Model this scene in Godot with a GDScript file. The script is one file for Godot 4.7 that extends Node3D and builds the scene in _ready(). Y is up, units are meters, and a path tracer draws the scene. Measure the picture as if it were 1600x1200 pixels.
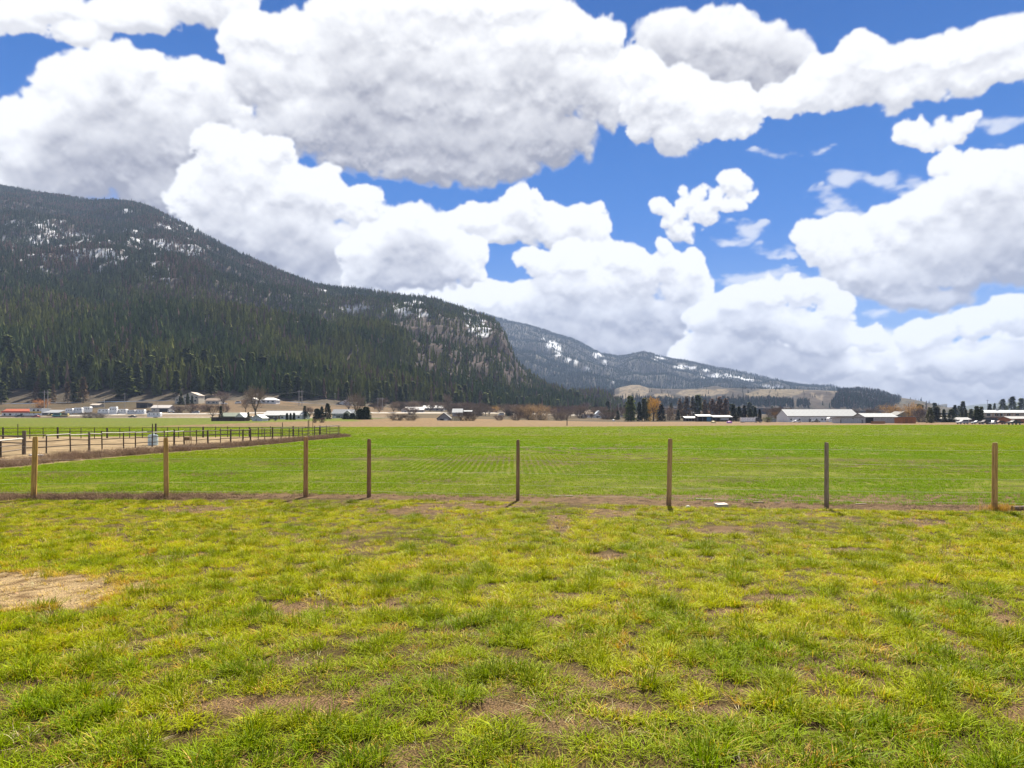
extends Node3D
# A flat green pasture and a young crop behind a wire fence, a corral, farms and a wooded mountain under cumulus.
# Metres; the eye stands 2.5 m over the pasture and looks along -z. Places measured on the photograph are written
# for a 1067-unit lens whose horizon lies at 653: spot(across, up) finds the point of the ground seen there.

const EXPOSURE := 3.2
const F := 1067.0
const EYE := 2.5
const HZ := 653.0

func _ready():
	# ------------------------------------------------------------ camera, sky, sun, exposure, air
	var cam := Camera3D.new()
	cam.name = "camera"
	cam.position = Vector3(0, EYE, 0)
	cam.set_frustum(0.1 * 1200.0 / F, Vector2(0, 0.1 * 53.0 / F), 0.1, 30000.0)
	add_child(cam)
	cam.current = true
	var env := Environment.new()
	env.background_mode = Environment.BG_SKY
	var sky := Sky.new()
	var pano := PanoramaSkyMaterial.new()
	pano.panorama = make_sky()
	sky.sky_material = pano
	env.sky = sky
	env.background_energy_multiplier = 1.0 / EXPOSURE
	env.tonemap_mode = Environment.TONE_MAPPER_LINEAR
	env.tonemap_exposure = EXPOSURE
	env.sdfgi_enabled = true
	env.ssao_enabled = true
	env.ssil_enabled = true
	env.fog_enabled = true
	env.fog_density = 0.000065
	env.fog_light_color = Color(0.72, 0.82, 1.0)
	var we := WorldEnvironment.new()
	we.name = "world_environment"
	we.environment = env
	add_child(we)
	var sun := DirectionalLight3D.new()
	sun.name = "sun"
	sun.light_energy = 1.55
	sun.light_color = Color(1.0, 0.965, 0.90)
	sun.light_angular_distance = 0.5
	sun.shadow_enabled = true
	sun.rotation_degrees = Vector3(-48.0, 180.0 - 12.0, 0)
	add_child(sun)
	# ------------------------------------------------------------ the place
	make_materials()
	make_ground()
	make_hills()
	make_road()
	make_tree_kinds()
	make_forest()
	make_buildings()
	make_vehicles()
	make_trees()
	make_poles()
	make_corral()
	make_wire_fence()
	make_grass()
	make_litter()
# ---------------------------------------------------------------- sky
# Directions in the sky are written as the pair (across, up) of a 1067-unit lens on the horizon.
const SKY_W := 4096
# heaps of cloud from the farthest to the nearest: [how deep the light reaches, cloud above, puffs as x, y, radius across, radius up]
const CLOUDS := [
	[44, 10, [[900, 560, 140, 60], [1180, 575, 170, 60], [1400, 585, 190, 60], [1560, 590, 160, 60], [1040, 585, 160, 60], [1240, 625, 260, 36], [1500, 630, 220, 30], [1180, 590, 160, 36], [1350, 612, 200, 26], [1520, 606, 150, 34], [1630, 560, 90, 60], [1390, 590, 90, 22], [1000, 560, 160, 40], [800, 505, 110, 40], [1120, 560, 100, 40]]],
	[50, 0, [[1440, 530, 34, 30], [1475, 518, 34, 28], [1530, 505, 36, 24], [1580, 495, 44, 30], [1630, 500, 50, 36], [1460, 570, 66, 32], [1560, 565, 70, 38]]],
	[90, 0, [[120, 55, 60, 26], [40, 20, 90, 36], [210, 25, 90, 30], [320, 0, 90, 44]]],
	[66, 0, [[120, 150, 75, 70], [75, 200, 55, 55], [190, 120, 70, 62], [50, 250, 60, 60], [250, 190, 90, 100], [170, 240, 130, 80], [285, 125, 48, 42], [330, 170, 60, 60], [40, 300, 70, 40], [225, 95, 34, 26], [330, 260, 60, 90], [90, 280, 120, 50], [330, 150, 50, 50], [300, 215, 70, 60], [265, 300, 90, 50], [22, 225, 50, 66], [10, 310, 70, 50]]],
	[96, 10, [[420, 120, 75, 70], [500, 110, 90, 75], [600, 105, 100, 70], [700, 110, 100, 65], [800, 110, 95, 70], [890, 125, 80, 75], [945, 150, 46, 66], [480, 190, 110, 60], [600, 215, 130, 66], [720, 225, 130, 70], [830, 210, 100, 62], [660, 262, 100, 34], [770, 258, 80, 36], [430, 60, 90, 50], [620, 50, 160, 60], [850, 60, 120, 50], [700, 10, 190, 40], [520, 170, 90, 50], [640, 160, 100, 50], [760, 160, 100, 50]]],
	[80, 0, [[380, 270, 75, 62], [460, 300, 85, 52], [540, 315, 48, 30], [350, 340, 70, 60], [430, 370, 90, 70], [510, 400, 80, 55], [340, 240, 40, 40], [420, 232, 36, 26], [560, 330, 30, 22], [560, 425, 120, 46], [690, 465, 110, 30], [480, 420, 100, 60], [330, 310, 60, 60]]],
	[60, 0, [[750, 345, 48, 34], [815, 330, 42, 36], [838, 310, 16, 16], [870, 355, 46, 38], [905, 345, 38, 30], [930, 365, 34, 32], [800, 365, 60, 26]]],
	[54, 0, [[610, 380, 60, 55], [665, 375, 62, 52], [715, 405, 46, 46], [640, 425, 90, 34], [740, 425, 20, 22], [575, 410, 50, 50]]],
	[64, 0, [[845, 415, 34, 26], [905, 400, 50, 34], [975, 405, 30, 30], [1000, 425, 36, 34], [965, 440, 60, 36], [1040, 410, 30, 30], [1038, 376, 15, 14], [1080, 415, 26, 26], [1070, 450, 44, 40], [1090, 470, 24, 26], [900, 450, 80, 36], [830, 480, 80, 34], [770, 470, 40, 18], [960, 490, 110, 52], [1050, 500, 60, 46], [870, 520, 130, 46], [980, 545, 120, 40]]],
	[90, 0, [[1130, 287, 24, 20], [1157, 292, 18, 13], [1112, 300, 20, 18], [1080, 308, 24, 22], [1066, 293, 10, 13], [1095, 334, 34, 26], [1076, 360, 28, 20], [1028, 324, 24, 14], [1050, 338, 24, 12], [1145, 310, 22, 14], [1120, 318, 26, 16], [1172, 300, 16, 9]], 2.0],
	[75, 45, [[1090, 105, 86, 52], [1170, 105, 66, 50], [1030, 85, 36, 40], [1225, 85, 44, 34], [1250, 92, 30, 20], [1120, 60, 100, 40], [1150, 140, 50, 40], [1060, 70, 70, 50], [1200, 75, 70, 40], [1210, 120, 50, 40]]],
	[100, 0, [[1000, 140, 46, 64], [1060, 160, 62, 56], [1120, 175, 66, 50], [1060, 212, 34, 30], [1000, 200, 28, 30], [1165, 165, 34, 34]]],
	[90, 0, [[1235, 155, 42, 32], [1290, 140, 58, 46], [1350, 125, 58, 54], [1400, 140, 48, 46], [1440, 120, 56, 44], [1510, 115, 60, 38], [1570, 98, 56, 34], [1620, 85, 50, 40], [1340, 100, 30, 26], [1470, 90, 60, 24], [1300, 112, 46, 34], [1355, 92, 55, 40], [1425, 92, 60, 34], [1500, 82, 60, 34], [1565, 66, 70, 36], [1625, 48, 60, 40]]],
	[90, 0, [[1432, 208, 28, 20], [1470, 210, 32, 22], [1505, 200, 26, 16], [1524, 186, 14, 10], [1440, 192, 12, 9], [1490, 192, 30, 16]], 2.0],
	[60, 0, [[1475, 262, 32, 26], [1520, 262, 34, 24], [1555, 258, 26, 18]]],
	[66, 0, [[1262, 378, 35, 34], [1300, 390, 50, 46], [1345, 372, 46, 34], [1395, 365, 46, 42], [1430, 335, 42, 40], [1470, 315, 46, 44], [1510, 300, 46, 44], [1560, 290, 56, 44], [1620, 290, 60, 50], [1330, 430, 56, 44], [1400, 430, 80, 56], [1490, 390, 90, 86], [1580, 380, 90, 96], [1450, 465, 90, 24]]],
	[52, 0, [[1145, 478, 34, 26], [1190, 466, 34, 28], [1240, 455, 36, 22], [1275, 465, 30, 26], [1300, 490, 36, 28], [1110, 510, 44, 36], [1180, 510, 66, 46], [1270, 525, 66, 44], [1360, 530, 36, 18], [1120, 555, 80, 34], [1250, 570, 110, 30]]],
]
const VEILS := [[1360, 290, 24, 13], [1281, 298, 8, 9], [1330, 320, 70, 34], [1400, 300, 40, 40], [1190, 400, 40, 16], [1320, 290, 40, 20], [1150, 370, 40, 30], [1190, 350, 16, 9], [1560, 200, 50, 26], [1560, 235, 50, 18], [1240, 240, 60, 10], [1380, 520, 130, 40], [1500, 610, 240, 34], [1200, 440, 130, 16]]

func lens_to_dir(x: float, y: float) -> Vector3:
	return Vector3((x - 800.0) / 1067.0, (653.0 - y) / 1067.0, -1.0).normalized()

func air(up: float) -> Vector3:   # clear air: deep blue above, paler near the horizon
	var t := clampf(up / 0.62, 0.0, 1.0)
	var a := Vector3(0.24, 0.46, 0.82)
	var b := Vector3(0.018, 0.22, 0.74)
	var c := Vector3(0.006, 0.11, 0.45)
	return a.lerp(b, smoothstep(0.0, 0.45, t)).lerp(c, smoothstep(0.25, 1.0, t))

func cells(seed_: int, freq: float) -> FastNoiseLite:
	var n := FastNoiseLite.new()
	n.seed = seed_
	n.noise_type = FastNoiseLite.TYPE_CELLULAR
	n.frequency = freq
	n.cellular_return_type = FastNoiseLite.RETURN_DISTANCE
	n.cellular_jitter = 1.0
	n.fractal_type = FastNoiseLite.FRACTAL_NONE
	return n

var coarse := 0.0   # the same without its finest heads

func puffy(d: Vector3, ns: Array) -> float:   # cauliflower relief: round heads with creases between them, about -0.6 .. 0.4
	var v := 0.0
	var amp := 0.5
	var e := d
	for n in ns:
		var f: float = n.get_noise_3dv(e) + 1.0
		v += amp * (1.0 - 1.3 * f * f)
		e = d + Vector3(0.004, -0.003, 0.005) * v
		amp *= 0.55
		if n == ns[2]:
			coarse = v - 0.6
	return v - 0.62

func make_sky() -> ImageTexture:
	var ns: Array = [cells(11, 9.0), cells(12, 19.0), cells(13, 39.0), cells(14, 78.0), cells(15, 150.0)]
	var warp := noise(21, 9.0, 4)
	var big := noise(31, 1.0, 4)
	var wisp := noise(41, 16.0, 5)
	# the whole dome, coarse
	var w := SKY_W / 4
	var h := w / 2
	var dome := Image.create_empty(w, h, false, Image.FORMAT_RGBF)
	var white := Vector3(1.06, 1.06, 1.07)
	var grey := Vector3(0.35, 0.355, 0.415)
	for j in h:
		var el := (0.5 - (j + 0.5) / h) * PI
		for i in w:
			if el <= -0.03:
				dome.set_pixel(i, j, Color(0.20, 0.22, 0.16))
				continue
			var az := ((i + 0.5) / w - 0.5) * TAU
			var d := Vector3(sin(az) * cos(el), sin(el), -cos(az) * cos(el))
			var q := Vector3(d.x, d.y * 1.6, d.z) / (maxf(d.y, 0.0) + 0.35)
			var cover := big.get_noise_3dv(q * 1.15) * 1.6 + 0.24 + 0.2 * puffy(d, ns)
			var a := smoothstep(0.0, 0.16, cover)
			var lit := exp(-1.6 * maxf(0.0, cover + 0.5 * big.get_noise_3dv((q + Vector3(0, 0.16, 0)) * 2.0) - 0.1))
			var c := air(d.y).lerp(grey.lerp(white, lit), a)
			dome.set_pixel(i, j, Color(c.x, c.y, c.z))
	dome.resize(SKY_W, SKY_W / 2, Image.INTERPOLATE_CUBIC)
	# the part of the dome that holds the measured clouds, fine
	var x0 := SKY_W / 2 - 570
	var x1 := SKY_W / 2 + 570
	var y0 := SKY_W / 4 - 430
	var y1 := SKY_W / 4 + 6
	var W := x1 - x0
	var H := y1 - y0
	var body := PackedFloat32Array()
	body.resize(W * H)
	body.fill(-1.0)
	var veil := PackedFloat32Array()
	veil.resize(W * H)
	var wx := PackedFloat32Array()   # warped lens coordinates
	var wy := PackedFloat32Array()
	wx.resize(W * H)
	wy.resize(W * H)
	for j in H:
		var el := (0.5 - (y0 + j + 0.5) / (SKY_W * 0.5)) * PI
		for i in W:
			var az := ((x0 + i + 0.5) / SKY_W - 0.5) * TAU
			var d := Vector3(sin(az) * cos(el), sin(el), -cos(az) * cos(el))
			var k := j * W + i
			wx[k] = 800.0 + 1067.0 * tan(az) + 24.0 * warp.get_noise_3dv(d) + 8.0 * wisp.get_noise_3dv(d * 2.0)
			wy[k] = 653.0 - 1067.0 * tan(el) / cos(az) + 18.0 * warp.get_noise_3dv(d + Vector3(5, 3, 1)) + 8.0 * wisp.get_noise_3dv(d * 2.0 + Vector3(3, 1, 7))
	var relief := PackedFloat32Array()
	relief.resize(W * H)
	var soft_relief := PackedFloat32Array()
	soft_relief.resize(W * H)
	var wide2 := PackedFloat32Array()
	wide2.resize(W * H)
	var hair := PackedFloat32Array()
	hair.resize(W * H)
	var wide := PackedFloat32Array()
	wide.resize(W * H)
	var strand := noise(77, 34.0, 4)
	var fine := PackedFloat32Array()   # clear air and veils first
	fine.resize(W * H * 3)
	for c in VEILS:
		splat(veil, wx, wy, W, box_of(c, x0, y0, W, H), c[0], c[1], c[2], c[3])
	for j in H:
		var el := (0.5 - (y0 + j + 0.5) / (SKY_W * 0.5)) * PI
		for i in W:
			var k := j * W + i
			var az := ((x0 + i + 0.5) / SKY_W - 0.5) * TAU
			var d := Vector3(sin(az) * cos(el), sin(el), -cos(az) * cos(el))
			var c := air(d.y)
			if veil[k] > 0.0:
				var f := wisp.get_noise_3dv(Vector3(d.x, d.y * 2.2, d.z)) * 1.5
				c = c.lerp(Vector3(0.9, 0.92, 0.97), 0.75 * smoothstep(0.25, 1.0, veil[k] * 0.7 + f))
			fine[k * 3] = c.x
			fine[k * 3 + 1] = c.y
			fine[k * 3 + 2] = c.z
			relief[k] = puffy(Vector3(d.x, d.y * 1.15, d.z) + 0.012 * Vector3(warp.get_noise_3dv(d * 2.0), warp.get_noise_3dv(d * 2.0 + Vector3(4, 0, 0)), 0.0), ns)
			soft_relief[k] = coarse
			wide2[k] = warp.get_noise_3dv(d * 2.6 + Vector3(2, 5, 0))
			hair[k] = strand.get_noise_3dv(d)
			wide[k] = warp.get_noise_3dv(d * 0.8 + Vector3(0, 9, 0))
	for heap in CLOUDS:
		var reach: float = heap[0]
		var ragged: float = heap[3] if heap.size() > 3 else 0.85
		var r := Rect2i()
		for c in heap[2]:
			var b := box_of(c, x0, y0, W, H)
			r = b if r.size.x == 0 else r.merge(b)
		body.fill(-1.0)
		for c in heap[2]:
			splat(body, wx, wy, W, box_of(c, x0, y0, W, H), c[0], c[1], c[2], c[3])
		var through := PackedFloat32Array()
		through.resize(W * H)
		var dens := PackedFloat32Array()
		dens.resize(W * H)
		for j in range(r.position.y, r.end.y):
			for i in range(r.position.x, r.end.x):
				var k := j * W + i
				if body[k] > -0.6:
					dens[k] = body[k] * 1.1 + ragged * (0.8 * relief[k] + 0.3 * wide2[k]) + ((0.27 + 0.42 * smoothstep(0.0, 0.03, body[maxi(k - W, 0)] - body[k])) if ragged < 1.0 else 1.5) * hair[k] + 0.02
		for j in range(maxi(r.position.y, 1), r.end.y):
			for i in range(maxi(r.position.x, 2), mini(r.end.x, W - 2)):
				var k := j * W + i
				var u := k - W
				through[k] = 0.992 * (0.4 * through[u] + 0.16 * (through[u - 1] + through[u + 1]) + 0.14 * (through[u - 2] + through[u + 2])) + 1.64 * clampf(dens[u] * 2.0, 0.0, 1.0)
		for j in range(maxi(r.position.y, 1), r.end.y):
			for i in range(r.position.x, r.end.x):
				var k := j * W + i
				var q := dens[k]
				if q <= -0.07 or body[k] <= -0.6:
					continue
				var t: float = through[k] + heap[1] + (0.42 * soft_relief[k] + 0.5 * wide[k]) * reach
				var lit := 1.0 - smoothstep(0.22 * reach, 1.75 * reach, t)
				var rise := 0.0
				for s in [2, 5, 11]:
					rise += clampf(q - dens[maxi(j - s, 0) * W + i], -0.35, 0.35)
				# round heads: what faces up is bright, undersides and creases are grey
				lit = clampf(0.15 + 0.78 * lit + 0.30 * rise + 0.24 * soft_relief[k] + 0.08 * (relief[k] - soft_relief[k]), 0.0, 1.0)
				lit = maxf(lit, smoothstep(0.30, 0.0, q) * 0.72)
				var shade := grey.lerp(white, lit)
				var soft := 0.10 + 0.36 * smoothstep(0.3 * reach, 1.2 * reach, t) + 0.25 * maxf(0.0, ragged - 0.85)
				var a := smoothstep(-0.07, soft + 0.05, q)
				fine[k * 3] = lerpf(fine[k * 3], shade.x, a)
				fine[k * 3 + 1] = lerpf(fine[k * 3 + 1], shade.y, a)
				fine[k * 3 + 2] = lerpf(fine[k * 3 + 2], shade.z, a)
	for j in H:
		var el := (0.5 - (y0 + j + 0.5) / (SKY_W * 0.5)) * PI
		var milk := 0.22 * exp(-maxf(el, 0.0) * 18.0)
		for i in W:
			var k := j * W + i
			var c := Vector3(fine[k * 3], fine[k * 3 + 1], fine[k * 3 + 2]).lerp(Vector3(0.60, 0.61, 0.68), milk)
			var m := smoothstep(0, 145, i) * smoothstep(0, 145, W - 1 - i) * smoothstep(0, 60, j)
			var o := dome.get_pixel(x0 + i, y0 + j)
			c = Vector3(o.r, o.g, o.b).lerp(c, m)
			dome.set_pixel(x0 + i, y0 + j, Color(c.x, c.y, c.z))
	var turned := Image.create_empty(SKY_W, SKY_W / 2, false, Image.FORMAT_RGBF)   # straight ahead is the picture's edge
	turned.blit_rect(dome, Rect2i(SKY_W / 2, 0, SKY_W / 2, SKY_W / 2), Vector2i(0, 0))
	turned.blit_rect(dome, Rect2i(0, 0, SKY_W / 2, SKY_W / 2), Vector2i(SKY_W / 2, 0))
	return ImageTexture.create_from_image(turned)

func box_of(c: Array, x0: int, y0: int, W: int, H: int) -> Rect2i:   # the pixels of the dome that a puff can reach
	var scale := SKY_W / TAU
	var dl := lens_to_dir(c[0] - c[2] * 1.35 - 25, c[1])
	var dr := lens_to_dir(c[0] + c[2] * 1.35 + 25, c[1])
	var top := asin(lens_to_dir(clampf(800, c[0] - c[2] * 1.35 - 25, c[0] + c[2] * 1.35 + 25), c[1] - c[3] * 1.35 - 25).y)
	var low := minf(asin(lens_to_dir(c[0] - c[2] * 1.35, c[1] + c[3] * 1.35 + 25).y), asin(lens_to_dir(c[0] + c[2] * 1.35, c[1] + c[3] * 1.35 + 25).y))
	var i0 := clampi(int(SKY_W * 0.5 + atan2(dl.x, -dl.z) * scale) - x0, 0, W)
	var i1 := clampi(int(SKY_W * 0.5 + atan2(dr.x, -dr.z) * scale) - x0 + 1, 0, W)
	var j0 := clampi(int(SKY_W * 0.25 - top * scale) - y0, 0, H)
	var j1 := clampi(int(SKY_W * 0.25 - low * scale) - y0 + 1, 0, H)
	return Rect2i(i0, j0, i1 - i0, j1 - j0)

func splat(body: PackedFloat32Array, wx: PackedFloat32Array, wy: PackedFloat32Array, W: int, r: Rect2i, cx: float, cy: float, rx: float, ry: float) -> void:
	rx *= 1.06
	ry *= 1.06
	for j in range(r.position.y, r.end.y):
		for i in range(r.position.x, r.end.x):
			var k := j * W + i
			var u := (wx[k] - cx) / rx
			var v := (wy[k] - cy) / ry
			if v > 0.0:
				v *= 1.16   # flatter bases
			var q := 1.0 - u * u - v * v
			if q > -0.8:
				var b := body[k]
				body[k] = maxf(b, q) + 0.3 * pow(maxf(0.0, 0.4 - absf(b - q)), 2.0)

# ---------------------------------------------------------------- tools
class MB:   # collects triangles for one mesh
	var v := PackedVector3Array()
	var n := PackedVector3Array()
	var c := PackedColorArray()
	var col := Color(1, 1, 1)

	func tri(a: Vector3, b: Vector3, d: Vector3, out := Vector3.ZERO) -> void:
		var m := (d - a).cross(b - a)
		if out != Vector3.ZERO and m.dot(out) < 0.0:
			var t := b
			b = d
			d = t
			m = -m
		m = m.normalized()
		v.append_array([a, b, d])
		n.append_array([m, m, m])
		c.append_array([col, col, col])

	func quad(a: Vector3, b: Vector3, d: Vector3, e: Vector3, out := Vector3.ZERO) -> void:
		tri(a, b, d, out)
		tri(a, d, e, out)

	func box(at: Vector3, size: Vector3, turn := Basis.IDENTITY) -> void:
		var h := size * 0.5
		for ax in 3:
			for s in [-1.0, 1.0]:
				var o := Vector3.ZERO
				o[ax] = s
				var p := Vector3.ZERO
				p[(ax + 1) % 3] = 1.0
				var q := Vector3.ZERO
				q[(ax + 2) % 3] = 1.0
				quad(at + turn * ((o - p - q) * h), at + turn * ((o + p - q) * h), at + turn * ((o + p + q) * h), at + turn * ((o - p + q) * h), turn * o)

	func soft_box(at: Vector3, size: Vector3, cut: float, turn := Basis.IDENTITY) -> void:   # box with its long edges cut, extruded along x
		var h := size * 0.5
		var ring: Array = []
		for s in [[1, 1, 0], [1, 1, 1], [1, -1, 1], [1, -1, 0], [-1, -1, 0], [-1, -1, 1], [-1, 1, 1], [-1, 1, 0]]:
			var cy: float = s[0] * (h.y - (cut if s[2] == (0 if s[0] * s[1] < 0 else 1) else 0.0) * 1.0)
			var cz: float = s[1] * (h.z - (0.0 if s[2] == (0 if s[0] * s[1] < 0 else 1) else cut))
			ring.append(Vector2(cz, cy))
		loft_x(ring, at, h.x, turn)

	func loft_x(ring: Array, at: Vector3, hx: float, turn := Basis.IDENTITY) -> void:   # a closed outline (z, y) swept from -hx to hx
		var k := ring.size()
		var mid := Vector2.ZERO
		for p in ring:
			mid += p / k
		for i in k:
			var a: Vector2 = ring[i]
			var b: Vector2 = ring[(i + 1) % k]
			var o := (a + b) * 0.5 - mid
			quad(at + turn * Vector3(-hx, a.y, a.x), at + turn * Vector3(hx, a.y, a.x), at + turn * Vector3(hx, b.y, b.x), at + turn * Vector3(-hx, b.y, b.x), turn * Vector3(0, o.y, o.x))
			for s in [-1.0, 1.0]:
				tri(at + turn * Vector3(s * hx, mid.y, mid.x), at + turn * Vector3(s * hx, a.y, a.x), at + turn * Vector3(s * hx, b.y, b.x), turn * Vector3(s, 0, 0))

	func loft_z(ring: PackedVector2Array, at: Vector3, hz: float) -> void:   # an outline (x, y), which may be hollow, swept from -hz to hz
		var k := ring.size()
		var ids := Geometry2D.triangulate_polygon(ring)
		var back := 1.0 if Geometry2D.is_polygon_clockwise(ring) else -1.0
		for i in k:
			var a := ring[i]
			var b := ring[(i + 1) % k]
			var o := Vector2(-(b - a).y, (b - a).x) * back
			quad(at + Vector3(a.x, a.y, -hz), at + Vector3(a.x, a.y, hz), at + Vector3(b.x, b.y, hz), at + Vector3(b.x, b.y, -hz), Vector3(o.x, o.y, 0))
		for t in range(0, ids.size(), 3):
			for s in [-1.0, 1.0]:
				var p: Array = []
				for q in 3:
					p.append(at + Vector3(ring[ids[t + q]].x, ring[ids[t + q]].y, s * hz))
				tri(p[0], p[1], p[2], Vector3(0, 0, s))

	func tube(a: Vector3, b: Vector3, ra: float, rb: float, sides := 6, caps := true) -> void:
		var ax := (b - a).normalized()
		var u := ax.cross(Vector3(0.31, 0.17, 0.93) if absf(ax.y) > 0.9 else Vector3.UP).normalized()
		var w := ax.cross(u)
		for i in sides:
			var t0 := TAU * i / sides
			var t1 := TAU * (i + 1) / sides
			var d0 := u * cos(t0) + w * sin(t0)
			var d1 := u * cos(t1) + w * sin(t1)
			var k := v.size()
			quad(a + d0 * ra, a + d1 * ra, b + d1 * rb, b + d0 * rb, d0 + d1)
			for q in range(k, v.size()):
				var o := v[q] - a
				n[q] = (o - ax * o.dot(ax)).normalized()
			if caps:
				tri(a, a + d0 * ra, a + d1 * ra, -ax)
				if rb > 0.001:
					tri(b, b + d0 * rb, b + d1 * rb, ax)

	func append(o: MB, t: Transform3D) -> void:
		for i in o.v.size():
			v.append(t * o.v[i])
			n.append((t.basis * o.n[i]).normalized())
			c.append(o.c[i])

	func mesh(mat: Material = null) -> ArrayMesh:
		var a := []
		a.resize(Mesh.ARRAY_MAX)
		a[Mesh.ARRAY_VERTEX] = v
		a[Mesh.ARRAY_NORMAL] = n
		a[Mesh.ARRAY_COLOR] = c
		var m := ArrayMesh.new()
		m.add_surface_from_arrays(Mesh.PRIMITIVE_TRIANGLES, a)
		if mat:
			m.surface_set_material(0, mat)
		return m

func lin(r: float, g: float, b: float) -> Color:   # a real-world base colour as albedo_color wants it
	return Color(r, g, b).linear_to_srgb()

func noise(seed_: int, freq: float, oct := 1, type := FastNoiseLite.TYPE_SIMPLEX_SMOOTH) -> FastNoiseLite:
	var n := FastNoiseLite.new()
	n.seed = seed_
	n.noise_type = type
	n.frequency = freq
	n.fractal_type = FastNoiseLite.FRACTAL_FBM if oct > 1 else FastNoiseLite.FRACTAL_NONE
	n.fractal_octaves = oct
	return n

func grain(seed_: int, freq: float, lo: float, hi: float, size := 256) -> NoiseTexture2D:   # a seamless tone that multiplies a base colour
	var t := NoiseTexture2D.new()
	t.width = size
	t.height = size
	t.seamless = true
	t.noise = noise(seed_, freq, 5)
	var g := Gradient.new()
	g.set_color(0, Color(lo, lo, lo))
	g.set_color(1, Color(hi, hi, hi))
	g.set_offset(0, 0.2)
	g.set_offset(1, 0.8)
	t.color_ramp = g
	return t

var M := {}
var grains := {}

func paint(called: String, c: Color, rough := 0.85, metal := 0.0, tex := "", scale := Vector3.ONE) -> StandardMaterial3D:
	var m := StandardMaterial3D.new()
	m.resource_name = called
	m.albedo_color = lin(c.r, c.g, c.b)
	m.roughness = rough
	m.metallic = metal
	if tex:
		m.albedo_texture = grains[tex]
		m.uv1_triplanar = true
		m.uv1_world_triplanar = true
		m.uv1_scale = scale
	M[called] = m
	return m

func hue(c: Color, rough := 0.8, metal := 0.0) -> StandardMaterial3D:   # a weathered paint of that colour, made once
	var key := "paint %.3f %.3f %.3f %.2f %.2f" % [c.r, c.g, c.b, rough, metal]
	if not M.has(key):
		paint(key, c, rough, metal, "wear", Vector3.ONE * 0.35)
	return M[key]

func leafy(called: String, back: Color, rough := 0.7) -> StandardMaterial3D:   # takes its colour from vertices and copies, lets light through
	var m := StandardMaterial3D.new()
	m.resource_name = called
	m.vertex_color_use_as_albedo = true
	m.roughness = rough
	m.metallic_specular = 0.16
	m.cull_mode = BaseMaterial3D.CULL_DISABLED
	if back.r + back.g + back.b > 0.0:
		m.backlight_enabled = true
		m.backlight = back
	M[called] = m
	return m

func make_materials() -> void:
	grains["wear"] = grain(3, 0.012, 0.82, 1.0)
	grains["soil"] = grain(5, 0.06, 0.4, 1.0, 512)
	grains["wood"] = grain(7, 0.03, 0.55, 1.0)
	grains["broad"] = grain(9, 0.02, 0.72, 1.0, 512)
	leafy("grass_blades", Color(0.8, 0.8, 0.25), 0.6)
	leafy("crop_blades", Color(0.7, 0.8, 0.15), 0.65)
	leafy("needles", Color(0.12, 0.16, 0.06), 0.8)
	leafy("twigs", Color(0, 0, 0), 0.9)
	var g := leafy("earth", Color(0, 0, 0), 0.95)
	g.albedo_texture = grains["soil"]
	g.uv1_triplanar = true
	g.uv1_world_triplanar = true
	g.uv1_scale = Vector3.ONE * 1.3
	var p := leafy("plain", Color(0, 0, 0), 0.95)
	p.albedo_texture = grains["broad"]
	p.uv1_triplanar = true
	p.uv1_world_triplanar = true
	p.uv1_scale = Vector3.ONE * 0.05
	var r := leafy("slope", Color(0, 0, 0), 0.95)
	r.albedo_texture = grains["broad"]
	r.uv1_triplanar = true
	r.uv1_world_triplanar = true
	r.uv1_scale = Vector3.ONE * 0.008
	paint("post_wood", Color(0.30, 0.185, 0.075), 0.85, 0.0, "wood", Vector3(6, 0.8, 6))
	paint("grey_wood", Color(0.22, 0.17, 0.125), 0.9, 0.0, "wood", Vector3(6, 0.8, 6))
	paint("dark_wood", Color(0.105, 0.074, 0.052), 0.9, 0.0, "wood", Vector3(3, 0.6, 3))
	paint("pale_rail", Color(0.55, 0.51, 0.44), 0.7, 0.0, "wood", Vector3(1, 3, 3))
	paint("rail", Color(0.16, 0.115, 0.08), 0.85, 0.0, "wood", Vector3(1, 3, 3))
	paint("wire", Color(0.4, 0.4, 0.38), 0.8, 0.0)
	paint("bark", Color(0.14, 0.11, 0.085), 0.95, 0.0, "wood", Vector3(2, 0.5, 2))
	paint("tyre", Color(0.025, 0.025, 0.027), 0.85)
	paint("rim", Color(0.5, 0.5, 0.52), 0.35, 0.7)
	paint("glass", Color(0.02, 0.025, 0.03), 0.12)
	paint("asphalt", Color(0.34, 0.32, 0.29), 0.9, 0.0, "wear", Vector3.ONE * 0.1)
	paint("white_metal", Color(0.27, 0.28, 0.295), 0.45, 0.0, "wear", Vector3.ONE * 0.2)
	paint("dark", Color(0.02, 0.02, 0.022), 0.8)
	paint("white_plastic", Color(0.62, 0.76, 0.78), 0.5, 0.0, "wear", Vector3.ONE)

func numbered(called: String) -> String:
	if not has_node(NodePath(called)):
		return called
	var k := 1
	while has_node(NodePath("%s_%03d" % [called, k])):
		k += 1
	return "%s_%03d" % [called, k]

func tag(o: Node, label: String, category := "", group := "", kind := "") -> void:
	if label:
		o.set_meta("label", label)
	if category:
		o.set_meta("category", category)
	if group:
		o.set_meta("group", group)
	if kind:
		o.set_meta("kind", kind)

func thing(called: String, label: String, category: String, at := Vector3.ZERO, turn := 0.0, group := "") -> Node3D:
	var o := Node3D.new()
	o.name = numbered(called)
	add_child(o)
	o.position = at
	o.rotation.y = turn
	tag(o, label, category, group)
	return o

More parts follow.
